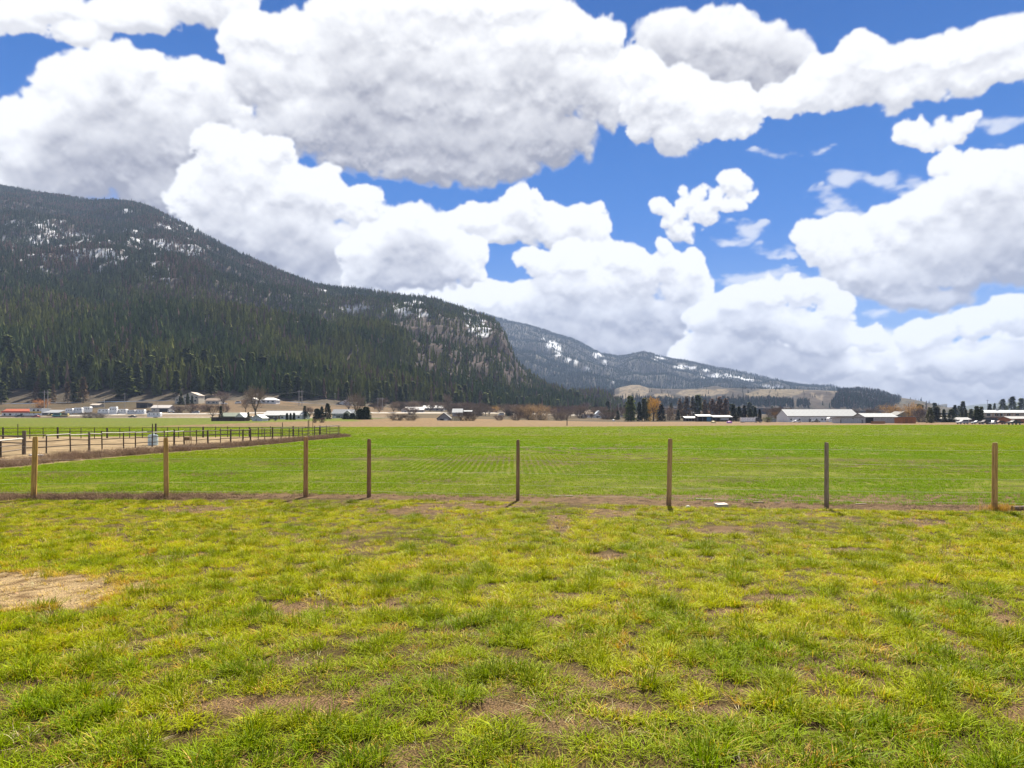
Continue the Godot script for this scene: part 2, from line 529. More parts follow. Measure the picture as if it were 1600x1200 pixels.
func part(called: String, mb: MB, m: Material, parent: Node) -> MeshInstance3D:
	var o := MeshInstance3D.new()
	o.mesh = mb.mesh(m)
	o.name = called if parent != self else numbered(called)
	var k := 1
	while parent != self and parent.has_node(NodePath(String(o.name))):
		o.name = "%s_%03d" % [called, k]
		k += 1
	parent.add_child(o)
	return o

func same(called: String, mesh: Mesh, parent: Node, t: Transform3D) -> MeshInstance3D:   # a further part that shares a mesh
	var o := MeshInstance3D.new()
	o.mesh = mesh
	o.transform = t
	o.name = called
	var k := 1
	while parent.has_node(NodePath(String(o.name))):
		o.name = "%s_%03d" % [called, k]
		k += 1
	parent.add_child(o)
	return o

func structure(called: String, mb_mesh: Mesh) -> MeshInstance3D:
	var o := MeshInstance3D.new()
	o.mesh = mb_mesh
	o.name = numbered(called)
	o.set_meta("kind", "structure")
	add_child(o)
	return o

func dup(root: Node3D, label: String, at: Vector3, turn := 0.0, scale_ := Vector3.ONE, group := "") -> Node3D:
	var r: Node3D = root.duplicate()
	r.name = numbered(String(root.name).trim_suffix("_first"))
	add_child(r)
	r.position = at
	r.basis = Basis(Vector3.UP, turn).scaled_local(scale_)
	tag(r, label, "", group)
	return r

func many(called: String, mesh: Mesh, buf: PackedFloat32Array, parent: Node) -> MultiMeshInstance3D:
	var mm := MultiMesh.new()
	mm.transform_format = MultiMesh.TRANSFORM_3D
	mm.use_colors = true
	mm.mesh = mesh
	mm.instance_count = buf.size() / 16
	mm.buffer = buf
	var o := MultiMeshInstance3D.new()
	o.multimesh = mm
	o.name = called if parent != self else numbered(called)
	parent.add_child(o, true)
	o.set_meta("kind", "stuff")
	return o

func put(buf: PackedFloat32Array, at: Vector3, turn: float, s: float, sy: float, c: Color, lean := Vector2.ZERO) -> void:
	var co := cos(turn) * s
	var si := sin(turn) * s
	buf.append_array([co, lean.x * sy, si, at.x, 0.0, sy, 0.0, at.y, -si, lean.y * sy, co, at.z, c.r, c.g, c.b, 1.0])

func pw(tab: Array, x: float, k: int) -> float:   # a table's column k at x
	if x <= tab[0][0]:
		return tab[0][k]
	for i in range(1, tab.size()):
		if x <= tab[i][0]:
			var t: float = (x - tab[i - 1][0]) / (tab[i][0] - tab[i - 1][0])
			return lerpf(tab[i - 1][k], tab[i][k], t)
	return tab[tab.size() - 1][k]

# ---------------------------------------------------------------- the lie of the land
# where the plain ends and the hills begin: across, distance, height line
const FOOT := [[-600, 575, 632], [0, 575, 631], [300, 600, 625], [420, 620, 625], [500, 640, 631], [650, 740, 639], [800, 880, 643], [960, 1150, 646], [1100, 1350, 647], [1600, 1500, 648]]

func ground_h(px: float, D: float) -> float:
	if D <= 200.0:
		return 0.0
	var g := 2.76 * (1.0 - smoothstep(600.0, 1000.0, px))
	if D <= 430.0:
		return g * (D - 200.0) / 230.0
	var df := pw(FOOT, px, 1)
	var hf := EYE + (HZ - pw(FOOT, px, 2)) * df / F
	return lerpf(g, hf, clampf((D - 430.0) / (df - 430.0), 0.0, 1.0))

func on_ground(px: float, D: float) -> Vector3:
	return Vector3((px - 800.0) / F * D, ground_h(px, D), -D)

func spot(px: float, y: float) -> Vector3:
	var a := 4.0
	var b := pw(FOOT, px, 1)
	for i in 40:
		var m := (a + b) * 0.5
		if HZ - F * (ground_h(px, m) - EYE) / m > y:
			a = m
		else:
			b = m
	return on_ground(px, a)

# left edge of the crop, where a strip of dead weeds runs along the corral: distance, across in metres
const BRUSH := [[22, -25.2], [34, -25.3], [45, -25.2], [60, -23.0], [89, -21.6]]

func fence_d(px: float) -> float:   # how far the wire fence is
	return pw([[-400, 20.9], [50, 21.0], [259, 21.3], [477, 21.5], [577, 21.3], [809, 20.5], [1046, 19.6], [1291, 18.9], [1555, 18.5], [2000, 17.8]], px, 1)

var bare_noise: FastNoiseLite
var tone_noise: FastNoiseLite
# trodden spots of the pasture: across, up, radius across, radius up
const BARE := [[390, 1108, 200, 18], [230, 1124, 90, 14], [480, 944, 90, 11], [590, 948, 60, 8], [200, 838, 60, 6], [780, 1040, 50, 14], [760, 1112, 60, 16], [1010, 1112, 70, 12], [1180, 1078, 50, 10], [1140, 1108, 60, 9], [1210, 936, 70, 9], [1150, 955, 70, 10], [1300, 901, 50, 5], [1555, 962, 40, 22], [1440, 818, 70, 8], [1120, 830, 60, 8], [875, 822, 26, 18], [640, 800, 80, 6], [720, 792, 120, 6], [1480, 985, 60, 6], [300, 795, 90, 8], [960, 800, 60, 8], [250, 1000, 40, 6], [870, 970, 40, 10], [1600, 1110, 50, 30], [560, 1000, 60, 7], [950, 868, 60, 6], [1340, 860, 60, 6], [400, 1180, 120, 10]]

func bare(x: float, z: float) -> float:   # 1 where the pasture is bare earth
	var D := maxf(-z, 0.5)
	var px := 800.0 + F * x / D
	var y := HZ + F * EYE / D
	var b := 0.0
	var w := bare_noise.get_noise_2d(x * 1.0, z * 1.0)
	var w2 := bare_noise.get_noise_2d(x * 4.0 + 50.0, z * 4.0)
	for e in BARE:
		var u: float = (px - e[0]) / e[2]
		var v: float = (y - e[1]) / e[3]
		var q := 1.0 - u * u - v * v + 0.9 * w + 0.7 * w2
		if q > b:
			b = q
	b = smoothstep(0.1, 0.6, b)
	b = maxf(b, 0.7 * smoothstep(0.2, 0.44, w + 0.6 * w2))
	# along the fence the ground is bare
	var df := fence_d(px)
	b = maxf(b, smoothstep(df - 0.6 - 0.4 * w2, df - 0.2, D))
	return b

func straw_patch(x: float, z: float) -> float:   # the worn pale ring at the left
	var u := (x + 8.9) / 3.5
	var v := (z + 9.75) / 1.35
	var w2 := bare_noise.get_noise_2d(x * 2.0 + 9.0, z * 2.0)
	return smoothstep(-0.15, 0.25, 1.0 - u * u - v * v + 0.5 * w2)

# thin places of the young crop: across, up, radius across, radius up
const THIN := [[440, 724, 70, 6], [580, 737, 45, 4], [330, 742, 70, 5], [90, 742, 80, 8], [1210, 715, 70, 4], [870, 722, 95, 8], [745, 718, 95, 9], [1330, 720, 70, 4], [1450, 722, 80, 4], [600, 716, 70, 5], [980, 700, 80, 4], [1120, 752, 90, 4], [250, 720, 60, 4], [680, 752, 80, 4]]

func crop_gap(x: float, D: float) -> float:   # 1 where the crop has not come up
	var px := 800.0 + F * x / D
	var y := HZ + F * EYE / D
	var b := 0.0
	for e in THIN:
		var u: float = (px - e[0]) / e[2]
		var v: float = (y - e[1]) / e[3]
		b = maxf(b, 1.0 - u * u - v * v)
	b = smoothstep(0.0, 0.7, b + 0.7 * tone_noise.get_noise_2d(x * 1.5, D * 1.5)) * (0.6 if b > 0.0 else 0.0)
	# wheel tracks that curve through the right half
	var arc := absf(Vector2(x - 27.0, D - 57.0).length() - 24.0)
	if D < 58.0 and (arc < 0.28 or absf(arc - 2.0) < 0.28):
		b = maxf(b, 0.95)
	return b

func crop_end(px: float) -> float:
	return lerpf(190.0, 246.0, smoothstep(800.0, 1500.0, px))

func plain_colour(x: float, D: float) -> Color:
	var px := 800.0 + F * x / D
	var n := tone_noise.get_noise_2d(x * 0.02, D * 0.02)
	var nn := tone_noise.get_noise_2d(x * 0.3, D * 0.3)
	var soil := Color(0.105, 0.063, 0.03)
	var green := Color(0.12, 0.145, 0.006)
	var field := Color(0.10, 0.128, 0.015).lerp(Color(0.125, 0.125, 0.02), clampf(n * 0.5 + 0.3, 0, 1))
	var tan_ := Color(0.19, 0.125, 0.064).lerp(Color(0.16, 0.112, 0.06), clampf(n + 0.4, 0, 1))
	var wild := Color(0.10, 0.072, 0.043).lerp(Color(0.06, 0.049, 0.028), clampf(n * 1.2 + 0.5, 0, 1))
	if D < 92.0:
		if x < pw(BRUSH, D, 1):
			return Color(0.25, 0.186, 0.11).lerp(soil, clampf(0.25 + nn * 0.5 + n, 0, 1) * 0.7)
		return soil.lerp(green.lerp(soil * 0.6, clampf(0.35 + 0.6 * crop_gap(x, D), 0, 1)), smoothstep(fence_d(px) + 1.0, fence_d(px) + 1.6, D))
	var end := crop_end(px)
	if D < end:
		return green.lerp(soil * 0.6, clampf(0.35 + 0.3 * n, 0, 1))
	if x < -108.0 + (D - 190.0) * 0.17 and D < 402.0 and px < 620.0:
		return field
	if px < 640.0 and D > 402.0 and D < 440.0:
		return Color(0.27, 0.23, 0.18).lerp(wild, clampf(0.3 + n, 0, 0.8))
	if D < 345.0 or (px > 600.0 and D < 425.0):
		if D > 290.0 and px > 360.0 and px < 560.0:
			return field
		return tan_
	if px > 225.0 and px < 620.0 and D < 480.0:
		return Color(0.25, 0.185, 0.12).lerp(wild, clampf(0.5 + n, 0, 1))
	if px > 300.0 and px < 640.0 and n > -0.1:
		return Color(0.135, 0.092, 0.052)
	return wild

func grid(cols: PackedFloat32Array, rows: PackedFloat32Array, place: Callable, tint: Callable, mat: Material) -> ArrayMesh:   # place(a, b) -> point, tint(point) -> colour
	var nc := cols.size()
	var nr := rows.size()
	var v := PackedVector3Array()
	var c := PackedColorArray()
	v.resize(nc * nr)
	c.resize(nc * nr)
	for r in nr:
		for q in nc:
			var p: Vector3 = place.call(cols[q], rows[r])
			v[r * nc + q] = p
			c[r * nc + q] = tint.call(p)
	var n := PackedVector3Array()
	n.resize(nc * nr)
	for r in nr:
		for q in nc:
			var dx := v[r * nc + mini(q + 1, nc - 1)] - v[r * nc + maxi(q - 1, 0)]
			var dz := v[mini(r + 1, nr - 1) * nc + q] - v[maxi(r - 1, 0) * nc + q]
			var m := dx.cross(dz)
			n[r * nc + q] = (m if m.y >= 0.0 else -m).normalized()
	var ids := PackedInt32Array()
	for r in nr - 1:
		for q in nc - 1:
			var k := r * nc + q
			# rows run away from the eye: seen from above this order is clockwise
			ids.append_array([k, k + nc, k + nc + 1, k, k + nc + 1, k + 1])
	var a := []
	a.resize(Mesh.ARRAY_MAX)
	a[Mesh.ARRAY_VERTEX] = v
	a[Mesh.ARRAY_NORMAL] = n
	a[Mesh.ARRAY_COLOR] = c
	a[Mesh.ARRAY_INDEX] = ids
	var m := ArrayMesh.new()
	m.add_surface_from_arrays(Mesh.PRIMITIVE_TRIANGLES, a)
	m.surface_set_material(0, mat)
	return m

func steps(a: float, b: float, n: int) -> PackedFloat32Array:
	var o := PackedFloat32Array()
	for i in n + 1:
		o.append(lerpf(a, b, float(i) / n))
	return o

func make_ground() -> void:
	bare_noise = noise(51, 0.55, 3)
	tone_noise = noise(52, 0.6, 3)
	var rough := noise(53, 1.6, 4)
	# the pasture in front of the fence
	structure("pasture_ground", grid(steps(-40, 40, 500), steps(5, -22.5, 180),
		func(x: float, z: float) -> Vector3:
			var edge := smoothstep(22.5, 21.5, -z)
			return Vector3(x, (0.035 * rough.get_noise_2d(x, z) + 0.05 * bare_noise.get_noise_2d(x * 0.3, z * 0.3)) * edge, z),
		func(p: Vector3) -> Color:
			var b := bare(p.x, p.z)
			var t := rough.get_noise_2d(p.x * 2.2, p.z * 2.2)
			var c := Color(0.095, 0.068, 0.024).lerp(Color(0.205, 0.132, 0.07), b).lerp(Color(0.075, 0.046, 0.023), b * smoothstep(0.05, 0.4, t))
			var s := straw_patch(p.x, p.z)
			c = c.lerp(Color(0.44, 0.32, 0.17).lerp(Color(0.17, 0.105, 0.05), smoothstep(0.0, 0.3, t + 0.3 * bare_noise.get_noise_2d(p.x * 3.0, p.z * 3.0))), s)
			return c, M.earth))
	# the crop, the stubble and all beyond, out to the horizon
	var cols := steps(-1600, -40, 39)
	cols.append_array(steps(-32, 1632, 208))
	cols.append_array(steps(1672, 3200, 38))
	var rows := PackedFloat32Array()
	var d := 22.5
	while d < 5300.0:
		rows.append(d)
		d *= 1.022 if d > 60.0 else 1.035
	structure("fields", grid(cols, rows,
		func(px: float, D: float) -> Vector3:
			var p := on_ground(px, D)
			if D < 190.0 and D > 22.6:
				p.y += 0.05 * tone_noise.get_noise_2d(p.x * 0.2, D * 0.2)
			return p,
		func(p: Vector3) -> Color: return plain_colour(p.x, -p.z), M.plain))
	# what lies behind the eye and to the sides
	var mb := MB.new()
	mb.col = Color(0.10, 0.12, 0.03)
	for i in 64:
		var a := TAU * i / 64
		var b := TAU * (i + 1) / 64
		mb.tri(Vector3(0, -0.3, 0), Vector3(cos(a), -0.3 / 5300, sin(a)) * 5300, Vector3(cos(b), -0.3 / 5300, sin(b)) * 5300, Vector3.UP)
	structure("ground", mb.mesh(M.plain))

# ---------------------------------------------------------------- hills
class Hill:
	var ridge: Array   # across, distance, height line
	var foot: Array
	var power := 1.0
	var host: Node3D
	var relief: FastNoiseLite
	var amp := 30.0
	var behind := 0.5

	func df(px: float) -> float:
		return host.pw(foot, px, 1)

	func dr(px: float) -> float:
		return host.pw(ridge, px, 1)

	func at(px: float, t: float) -> Vector3:   # t: 0 at the foot, 1 on the ridge, more behind it
		var a := df(px)
		var b := dr(px)
		var D := lerpf(a, b, t)
		var hf: float = EYE + (HZ - host.pw(foot, px, 2)) * a / F
		var hr: float = EYE + (HZ - host.pw(ridge, px, 2)) * b / F
		var x := (px - 800.0) / F * D
		var h := lerpf(hf, hr, pow(minf(t, 1.0), power))
		var w := minf(1.0, 4.0 * minf(t, 1.0) * (1.0 - minf(t, 1.0)) + 0.12)
		h += relief.get_noise_2d(x, D) * amp * w * smoothstep(0.0, 0.1, t)
		if t > 1.0:
			h -= (t - 1.0) * (b - a) * behind
		return Vector3(x, h, -D)

var mountain: Hill
var far_ridge: Hill
var sand_hill: Hill
var knoll: Hill
var blue_hill: Hill

func seen(p: Vector3) -> Vector2:   # where the photograph shows a point
	return Vector2(800.0 + F * p.x / -p.z, HZ - F * (p.y - EYE) / -p.z)

func in_spots(s: Vector2, spots: Array) -> float:
	var b := -1.0
	for e in spots:
		var u: float = (s.x - e[0]) / e[2]
		var v: float = (s.y - e[1]) / e[3]
		b = maxf(b, 1.0 - u * u - v * v)
	return b

const SNOW := [[90, 370, 60, 14], [40, 385, 40, 22], [130, 385, 50, 22], [75, 405, 70, 7], [25, 424, 60, 9], [60, 428, 30, 6], [170, 398, 60, 18], [215, 372, 26, 14], [270, 350, 22, 26], [250, 385, 30, 20], [300, 392, 26, 14], [240, 422, 16, 14], [260, 430, 10, 16], [225, 430, 10, 12], [300, 370, 20, 14], [640, 474, 26, 12], [630, 484, 40, 8], [565, 480, 20, 5], [540, 484, 16, 3], [745, 508, 20, 14], [755, 520, 14, 12], [500, 456, 14, 6], [660, 492, 10, 5], [90, 348, 16, 4], [200, 330, 10, 6], [375, 398, 6, 4], [730, 492, 8, 6], [50, 350, 50, 8]]
const ROCK := [[720, 585, 70, 14], [740, 545, 60, 22], [800, 590, 24, 26], [680, 520, 40, 12], [700, 560, 60, 14], [760, 520, 26, 18], [785, 575, 26, 36], [640, 505, 30, 16], [710, 515, 34, 16], [650, 535, 26, 10], [690, 550, 40, 12], [740, 545, 40, 14], [650, 575, 22, 18], [690, 572, 22, 9], [780, 540, 26, 36], [795, 560, 18, 40], [750, 585, 50, 16], [770, 600, 60, 12], [700, 535, 30, 8], [25, 486, 26, 8], [95, 497, 12, 4], [745, 565, 34, 10]]
const FAR_SNOW := [[862, 538, 12, 8], [872, 552, 8, 14], [885, 562, 10, 6], [900, 566, 5, 7], [915, 577, 8, 4], [925, 583, 8, 3], [935, 556, 10, 9], [945, 568, 5, 8], [1070, 574, 20, 5], [1030, 560, 14, 5], [1120, 587, 34, 5], [1150, 590, 20, 3], [1170, 593, 16, 3], [960, 596, 4, 3], [848, 530, 6, 4], [1105, 579, 12, 3], [1200, 605, 30, 2]]

func make_hills() -> void:
	var speck := noise(62, 0.02, 4)
	var tiny := noise(68, 0.045, 2)
	mountain = Hill.new()
	mountain.host = self
	mountain.foot = FOOT
	mountain.ridge = [[-1000, 2500, 520], [-850, 2550, 400], [-650, 2600, 300], [-450, 2600, 272], [-150, 2500, 280], [0, 2400, 292], [60, 2350, 302], [120, 2300, 312], [200, 2200, 316], [240, 2150, 327], [275, 2100, 346], [350, 2050, 384], [420, 2000, 416], [490, 1900, 447], [560, 1850, 453], [620, 1800, 461], [660, 1750, 468], [700, 1700, 478], [750, 1680, 492], [775, 1660, 503], [788, 1650, 520], [800, 1630, 548], [812, 1600, 578], [825, 1580, 590], [860, 1560, 606], [910, 1500, 620], [960, 1450, 636], [1010, 1440, 649], [1100, 1450, 655]]
	mountain.power = 1.05
	mountain.amp = 46.0
	mountain.relief = noise(61, 0.0035, 5)
	structure("mountain", grid(steps(-1000, 1060, 412), steps(0, 1.25, 120), mountain.at,
		func(p: Vector3) -> Color:
			var s := seen(p)
			var k := speck.get_noise_2d(p.x, p.y * 1.6)
			var c := Color(0.085, 0.07, 0.05).lerp(Color(0.10, 0.085, 0.075), smoothstep(600, 420, s.y))
			var r := in_spots(s, ROCK) + k * 0.7 + 0.1
			c = c.lerp(Color(0.066, 0.047, 0.038).lerp(Color(0.032, 0.025, 0.024), smoothstep(-0.25, 0.3, speck.get_noise_2d(p.x * 2.2, p.y * 4.0))), smoothstep(0.0, 0.3, r))
			var w := in_spots(s, SNOW) + k * 0.8 + 1.1 * tiny.get_noise_2d(p.x, p.y * 1.5) - 0.3
			return c.lerp(Color(0.56, 0.575, 0.61), smoothstep(0.15, 0.35, w)), M.slope))
	far_ridge = Hill.new()
	far_ridge.host = self
	far_ridge.foot = [[500, 2300, 640], [900, 2500, 636], [1100, 2700, 634], [1500, 2900, 640]]
	far_ridge.ridge = [[560, 5200, 455], [700, 5200, 474], [770, 5100, 494], [850, 5000, 517], [900, 4900, 533], [940, 4800, 552], [965, 4800, 557], [1000, 4800, 554], [1020, 4800, 555], [1050, 4700, 563], [1100, 4600, 572], [1150, 4500, 581], [1200, 4400, 592], [1260, 4300, 606], [1290, 4250, 613], [1330, 4200, 622], [1420, 4100, 640], [1500, 4000, 648]]
	far_ridge.power = 1.0
	far_ridge.amp = 90.0
	far_ridge.relief = noise(63, 0.0016, 5)
	structure("mountain", grid(steps(560, 1480, 184), steps(0, 1.2, 90), far_ridge.at,
		func(p: Vector3) -> Color:
			var s := seen(p)
			var k := speck.get_noise_2d(p.x * 0.5, p.y * 0.8)
			var w := in_spots(s, FAR_SNOW) + k * 1.1 - 0.3
			return Color(0.07, 0.065, 0.05).lerp(Color(0.56, 0.58, 0.62), smoothstep(0.1, 0.4, w)), M.slope))
	sand_hill = Hill.new()
	sand_hill.host = self
	sand_hill.foot = [[900, 1650, 640], [1100, 1650, 636], [1300, 1600, 640], [1450, 1600, 645]]
	sand_hill.ridge = [[905, 2350, 632], [930, 2300, 622], [950, 2300, 612], [968, 2250, 605], [985, 2250, 601.5], [1000, 2250, 601.5], [1012, 2250, 606], [1030, 2300, 607], [1060, 2300, 607.5], [1090, 2250, 607], [1120, 2250, 603], [1130, 2250, 606], [1180, 2300, 607], [1250, 2300, 608], [1300, 2250, 611], [1322, 2220, 609.5], [1345, 2200, 607.5], [1370, 2180, 611], [1400, 2150, 620], [1440, 2100, 627], [1480, 2050, 638], [1520, 2000, 646]]
	sand_hill.power = 0.75
	sand_hill.amp = 14.0
	sand_hill.relief = noise(64, 0.006, 4)
	structure("hill", grid(steps(900, 1530, 210), steps(0, 1.3, 60), sand_hill.at,
		func(p: Vector3) -> Color:
			var s := seen(p)
			var k := speck.get_noise_2d(p.x * 0.7, p.y * 2.0)
			var c := Color(0.030, 0.024, 0.021).lerp(Color(0.052, 0.040, 0.030), smoothstep(-0.2, 0.3, k))
			var q := in_spots(s, [[990, 612, 26, 12], [962, 621, 22, 5], [1036, 621, 20, 7], [1092, 614, 36, 7], [1126, 612, 12, 5], [975, 607, 10, 4]]) + k * 0.35
			c = c.lerp(Color(0.165, 0.132, 0.09).lerp(Color(0.10, 0.08, 0.057), smoothstep(-0.1, 0.4, speck.get_noise_2d(p.x * 3.0, p.y * 6.0))), smoothstep(0.08, 0.3, q))
			q = in_spots(s, [[1215, 613, 40, 7], [1190, 616, 30, 6], [1275, 614, 40, 5]]) + k * 0.3
			c = c.lerp(Color(0.135, 0.108, 0.07), smoothstep(0.0, 0.3, q))
			q = in_spots(s, [[1275, 619, 34, 10], [1170, 622, 50, 4]]) + k * 0.4
			c = c.lerp(Color(0.046, 0.033, 0.027), smoothstep(0.1, 0.4, q))
			if s.x > 1235.0 and s.x < 1345.0:   # pale tracks down the slope
				for line in [[1250, 604, 1228, 626], [1268, 614, 1280, 623], [1300, 610, 1316, 620], [1316, 620, 1335, 632], [1285, 618, 1284, 624]]:
					var a := Vector2(line[0], line[1])
					var b := Vector2(line[2], line[3])
					var g := Geometry2D.get_closest_point_to_segment(s, a, b)
					c = c.lerp(Color(0.13, 0.104, 0.073), smoothstep(2.6, 1.0, g.distance_to(s)))
			if s.x > 1398.0:
				c = c.lerp(Color(0.09, 0.08, 0.058), 0.7)
			return c, M.slope))
	blue_hill = Hill.new()
	blue_hill.host = self
	blue_hill.foot = [[1300, 3700, 652], [1900, 3700, 652]]
	blue_hill.ridge = [[1380, 5100, 650], [1440, 5100, 644], [1480, 5000, 639], [1520, 5000, 632], [1560, 5000, 629], [1610, 5000, 626], [1720, 5000, 622], [1900, 5000, 616]]
	blue_hill.amp = 30.0
	blue_hill.relief = noise(65, 0.001, 4)
	structure("hill", grid(steps(1390, 1900, 60), steps(0, 1.2, 40), blue_hill.at, func(_p: Vector3) -> Color: return Color(0.07, 0.075, 0.06), M.slope))

func make_road() -> void:   # the valley road along the foot of the slope, and the gravel edge it stands on
	var left := PackedVector3Array()
	for px in range(-200, 1001, 20):
		var y := pw([[-200, 651.5], [130, 651], [230, 648.5], [330, 648.5], [420, 646.5], [560, 646.5], [780, 646.5], [900, 650], [1000, 652]], px, 1)
		left.append(spot(px, y))
	var mb := MB.new()
	var bank := MB.new()
	for i in left.size() - 1:
		var a := left[i]
		var b := left[i + 1]
		var side := Vector3(-(b - a).z, 0, (b - a).x).normalized() * 5.0
		if side.z > 0:
			side = -side
		var up := Vector3(0, 0.7, 0)
		mb.quad(a + up, b + up, b + side + up * 1.7, a + side + up * 1.7, Vector3.UP)
		bank.quad(a - side * 0.5 - up * 0.5, b - side * 0.5 - up * 0.5, b + up, a + up, Vector3(0, 1, 1))
		bank.quad(a + side + up * 1.7, b + side + up * 1.7, b + side * 1.8 - up, a + side * 1.8 - up, Vector3(0, 1, -1))
	mb.col = Color.WHITE
	structure("road", mb.mesh(M.asphalt))
	structure("road_bank", bank.mesh(hue(Color(0.2, 0.155, 0.1), 0.95)))

# ---------------------------------------------------------------- trees
var kinds := {}   # name -> [trunk mesh, crown mesh], one metre tall

func skirted(seed_: int, layers: int, sides: int, slim: float, bare_: float, ragged: float) -> MB:   # the needles of a conifer one metre tall: ragged skirts one above the other
	var r := RandomNumberGenerator.new()
	r.seed = seed_
	var mb := MB.new()
	for l in layers:
		var t := float(l) / layers
		var y := lerpf(bare_, 0.97, t)
		var step := (1.0 - bare_) / layers
		var rad := slim * (pow(1.0 - t, 0.8) * 0.93 + 0.07) * r.randf_range(1.0 - ragged, 1.0)
		var top := minf(1.0, y + step * r.randf_range(1.5, 2.2))
		var turn := r.randf() * TAU
		var lean := Vector3(r.randf_range(-1, 1), 0, r.randf_range(-1, 1)) * 0.012
		for s in sides:
			var a0 := turn + TAU * s / sides
			var a1 := a0 + TAU / sides * r.randf_range(0.55, 0.95)
			var r0 := rad * r.randf_range(0.55, 1.1)
			var r1 := rad * r.randf_range(0.55, 1.1)
			var g := r.randf_range(0.75, 1.15)
			mb.col = Color(g, g, g)
			var p := lean + Vector3(cos(a0) * r0, y + r.randf_range(-0.4, 0.4) * step, sin(a0) * r0)
			var q := lean + Vector3(cos(a1) * r1, y + r.randf_range(-0.4, 0.4) * step, sin(a1) * r1)
			var o := (p + q) * Vector3(0.5, 0, 0.5)
			mb.tri(Vector3(0, top, 0) + lean, q, p, Vector3(o.x, 0.6 * rad, o.z))
	return mb

func boughs(seed_: int, whorls: int, each: int, slim: float, bare_: float, droop: float, tuft: float, shape: float) -> MB:   # a nearer conifer: boughs of needle sprays
	var r := RandomNumberGenerator.new()
	r.seed = seed_
	var mb := MB.new()
	for w in whorls:
		var t := (w + r.randf() * 0.6) / whorls
		var y := lerpf(bare_, 0.98, t)
		var rad := slim * (pow(1.0 - t, shape) * 0.92 + 0.05)
		for k in each:
			var a := r.randf() * TAU
			var len_ := rad * r.randf_range(0.55, 1.1)
			var d := Vector3(cos(a), 0, sin(a))
			var side := Vector3(-d.z, 0, d.x)
			var from := Vector3(0, y, 0)
			var end := from + d * len_ + Vector3(0, -droop * len_ + r.randf_range(-0.02, 0.02), 0)
			for q in 6:
				var f := r.randf_range(0.25, 1.05)
				var at := from.lerp(end, f) + Vector3(0, r.randf_range(-0.5, 0.5) * tuft, 0)
				var g := r.randf_range(0.7, 1.25)
				mb.col = Color(g, g, g * r.randf_range(0.8, 1.05))
				var out := (d * 0.8 + side * r.randf_range(-0.9, 0.9) + Vector3(0, r.randf_range(-0.5, 0.25), 0)).normalized()
				var across := out.cross(Vector3.UP).normalized() + Vector3(0, r.randf_range(-0.7, 0.7), 0)
				var s := tuft * r.randf_range(0.7, 1.3)
				mb.tri(at + across * s * 0.5, at - across * s * 0.5, at + out * s * 1.7, Vector3.UP)
	return mb

func trunk_of(r0: float, top: float, limbs := 0) -> MB:
	var mb := MB.new()
	mb.tube(Vector3(0, -0.02, 0), Vector3(0.004, top * 0.5, 0), r0, r0 * 0.65, 7)
	mb.tube(Vector3(0.004, top * 0.5, 0), Vector3(0, top, 0), r0 * 0.65, r0 * 0.1, 7)
	var r := RandomNumberGenerator.new()
	r.seed = 5
	for i in limbs:
		var a := r.randf() * TAU
		var y := r.randf_range(0.15, 0.8) * top
		mb.tube(Vector3(0, y, 0), Vector3(cos(a) * 0.08, y + 0.01, sin(a) * 0.08), r0 * 0.18, r0 * 0.05, 4, false)
	return mb

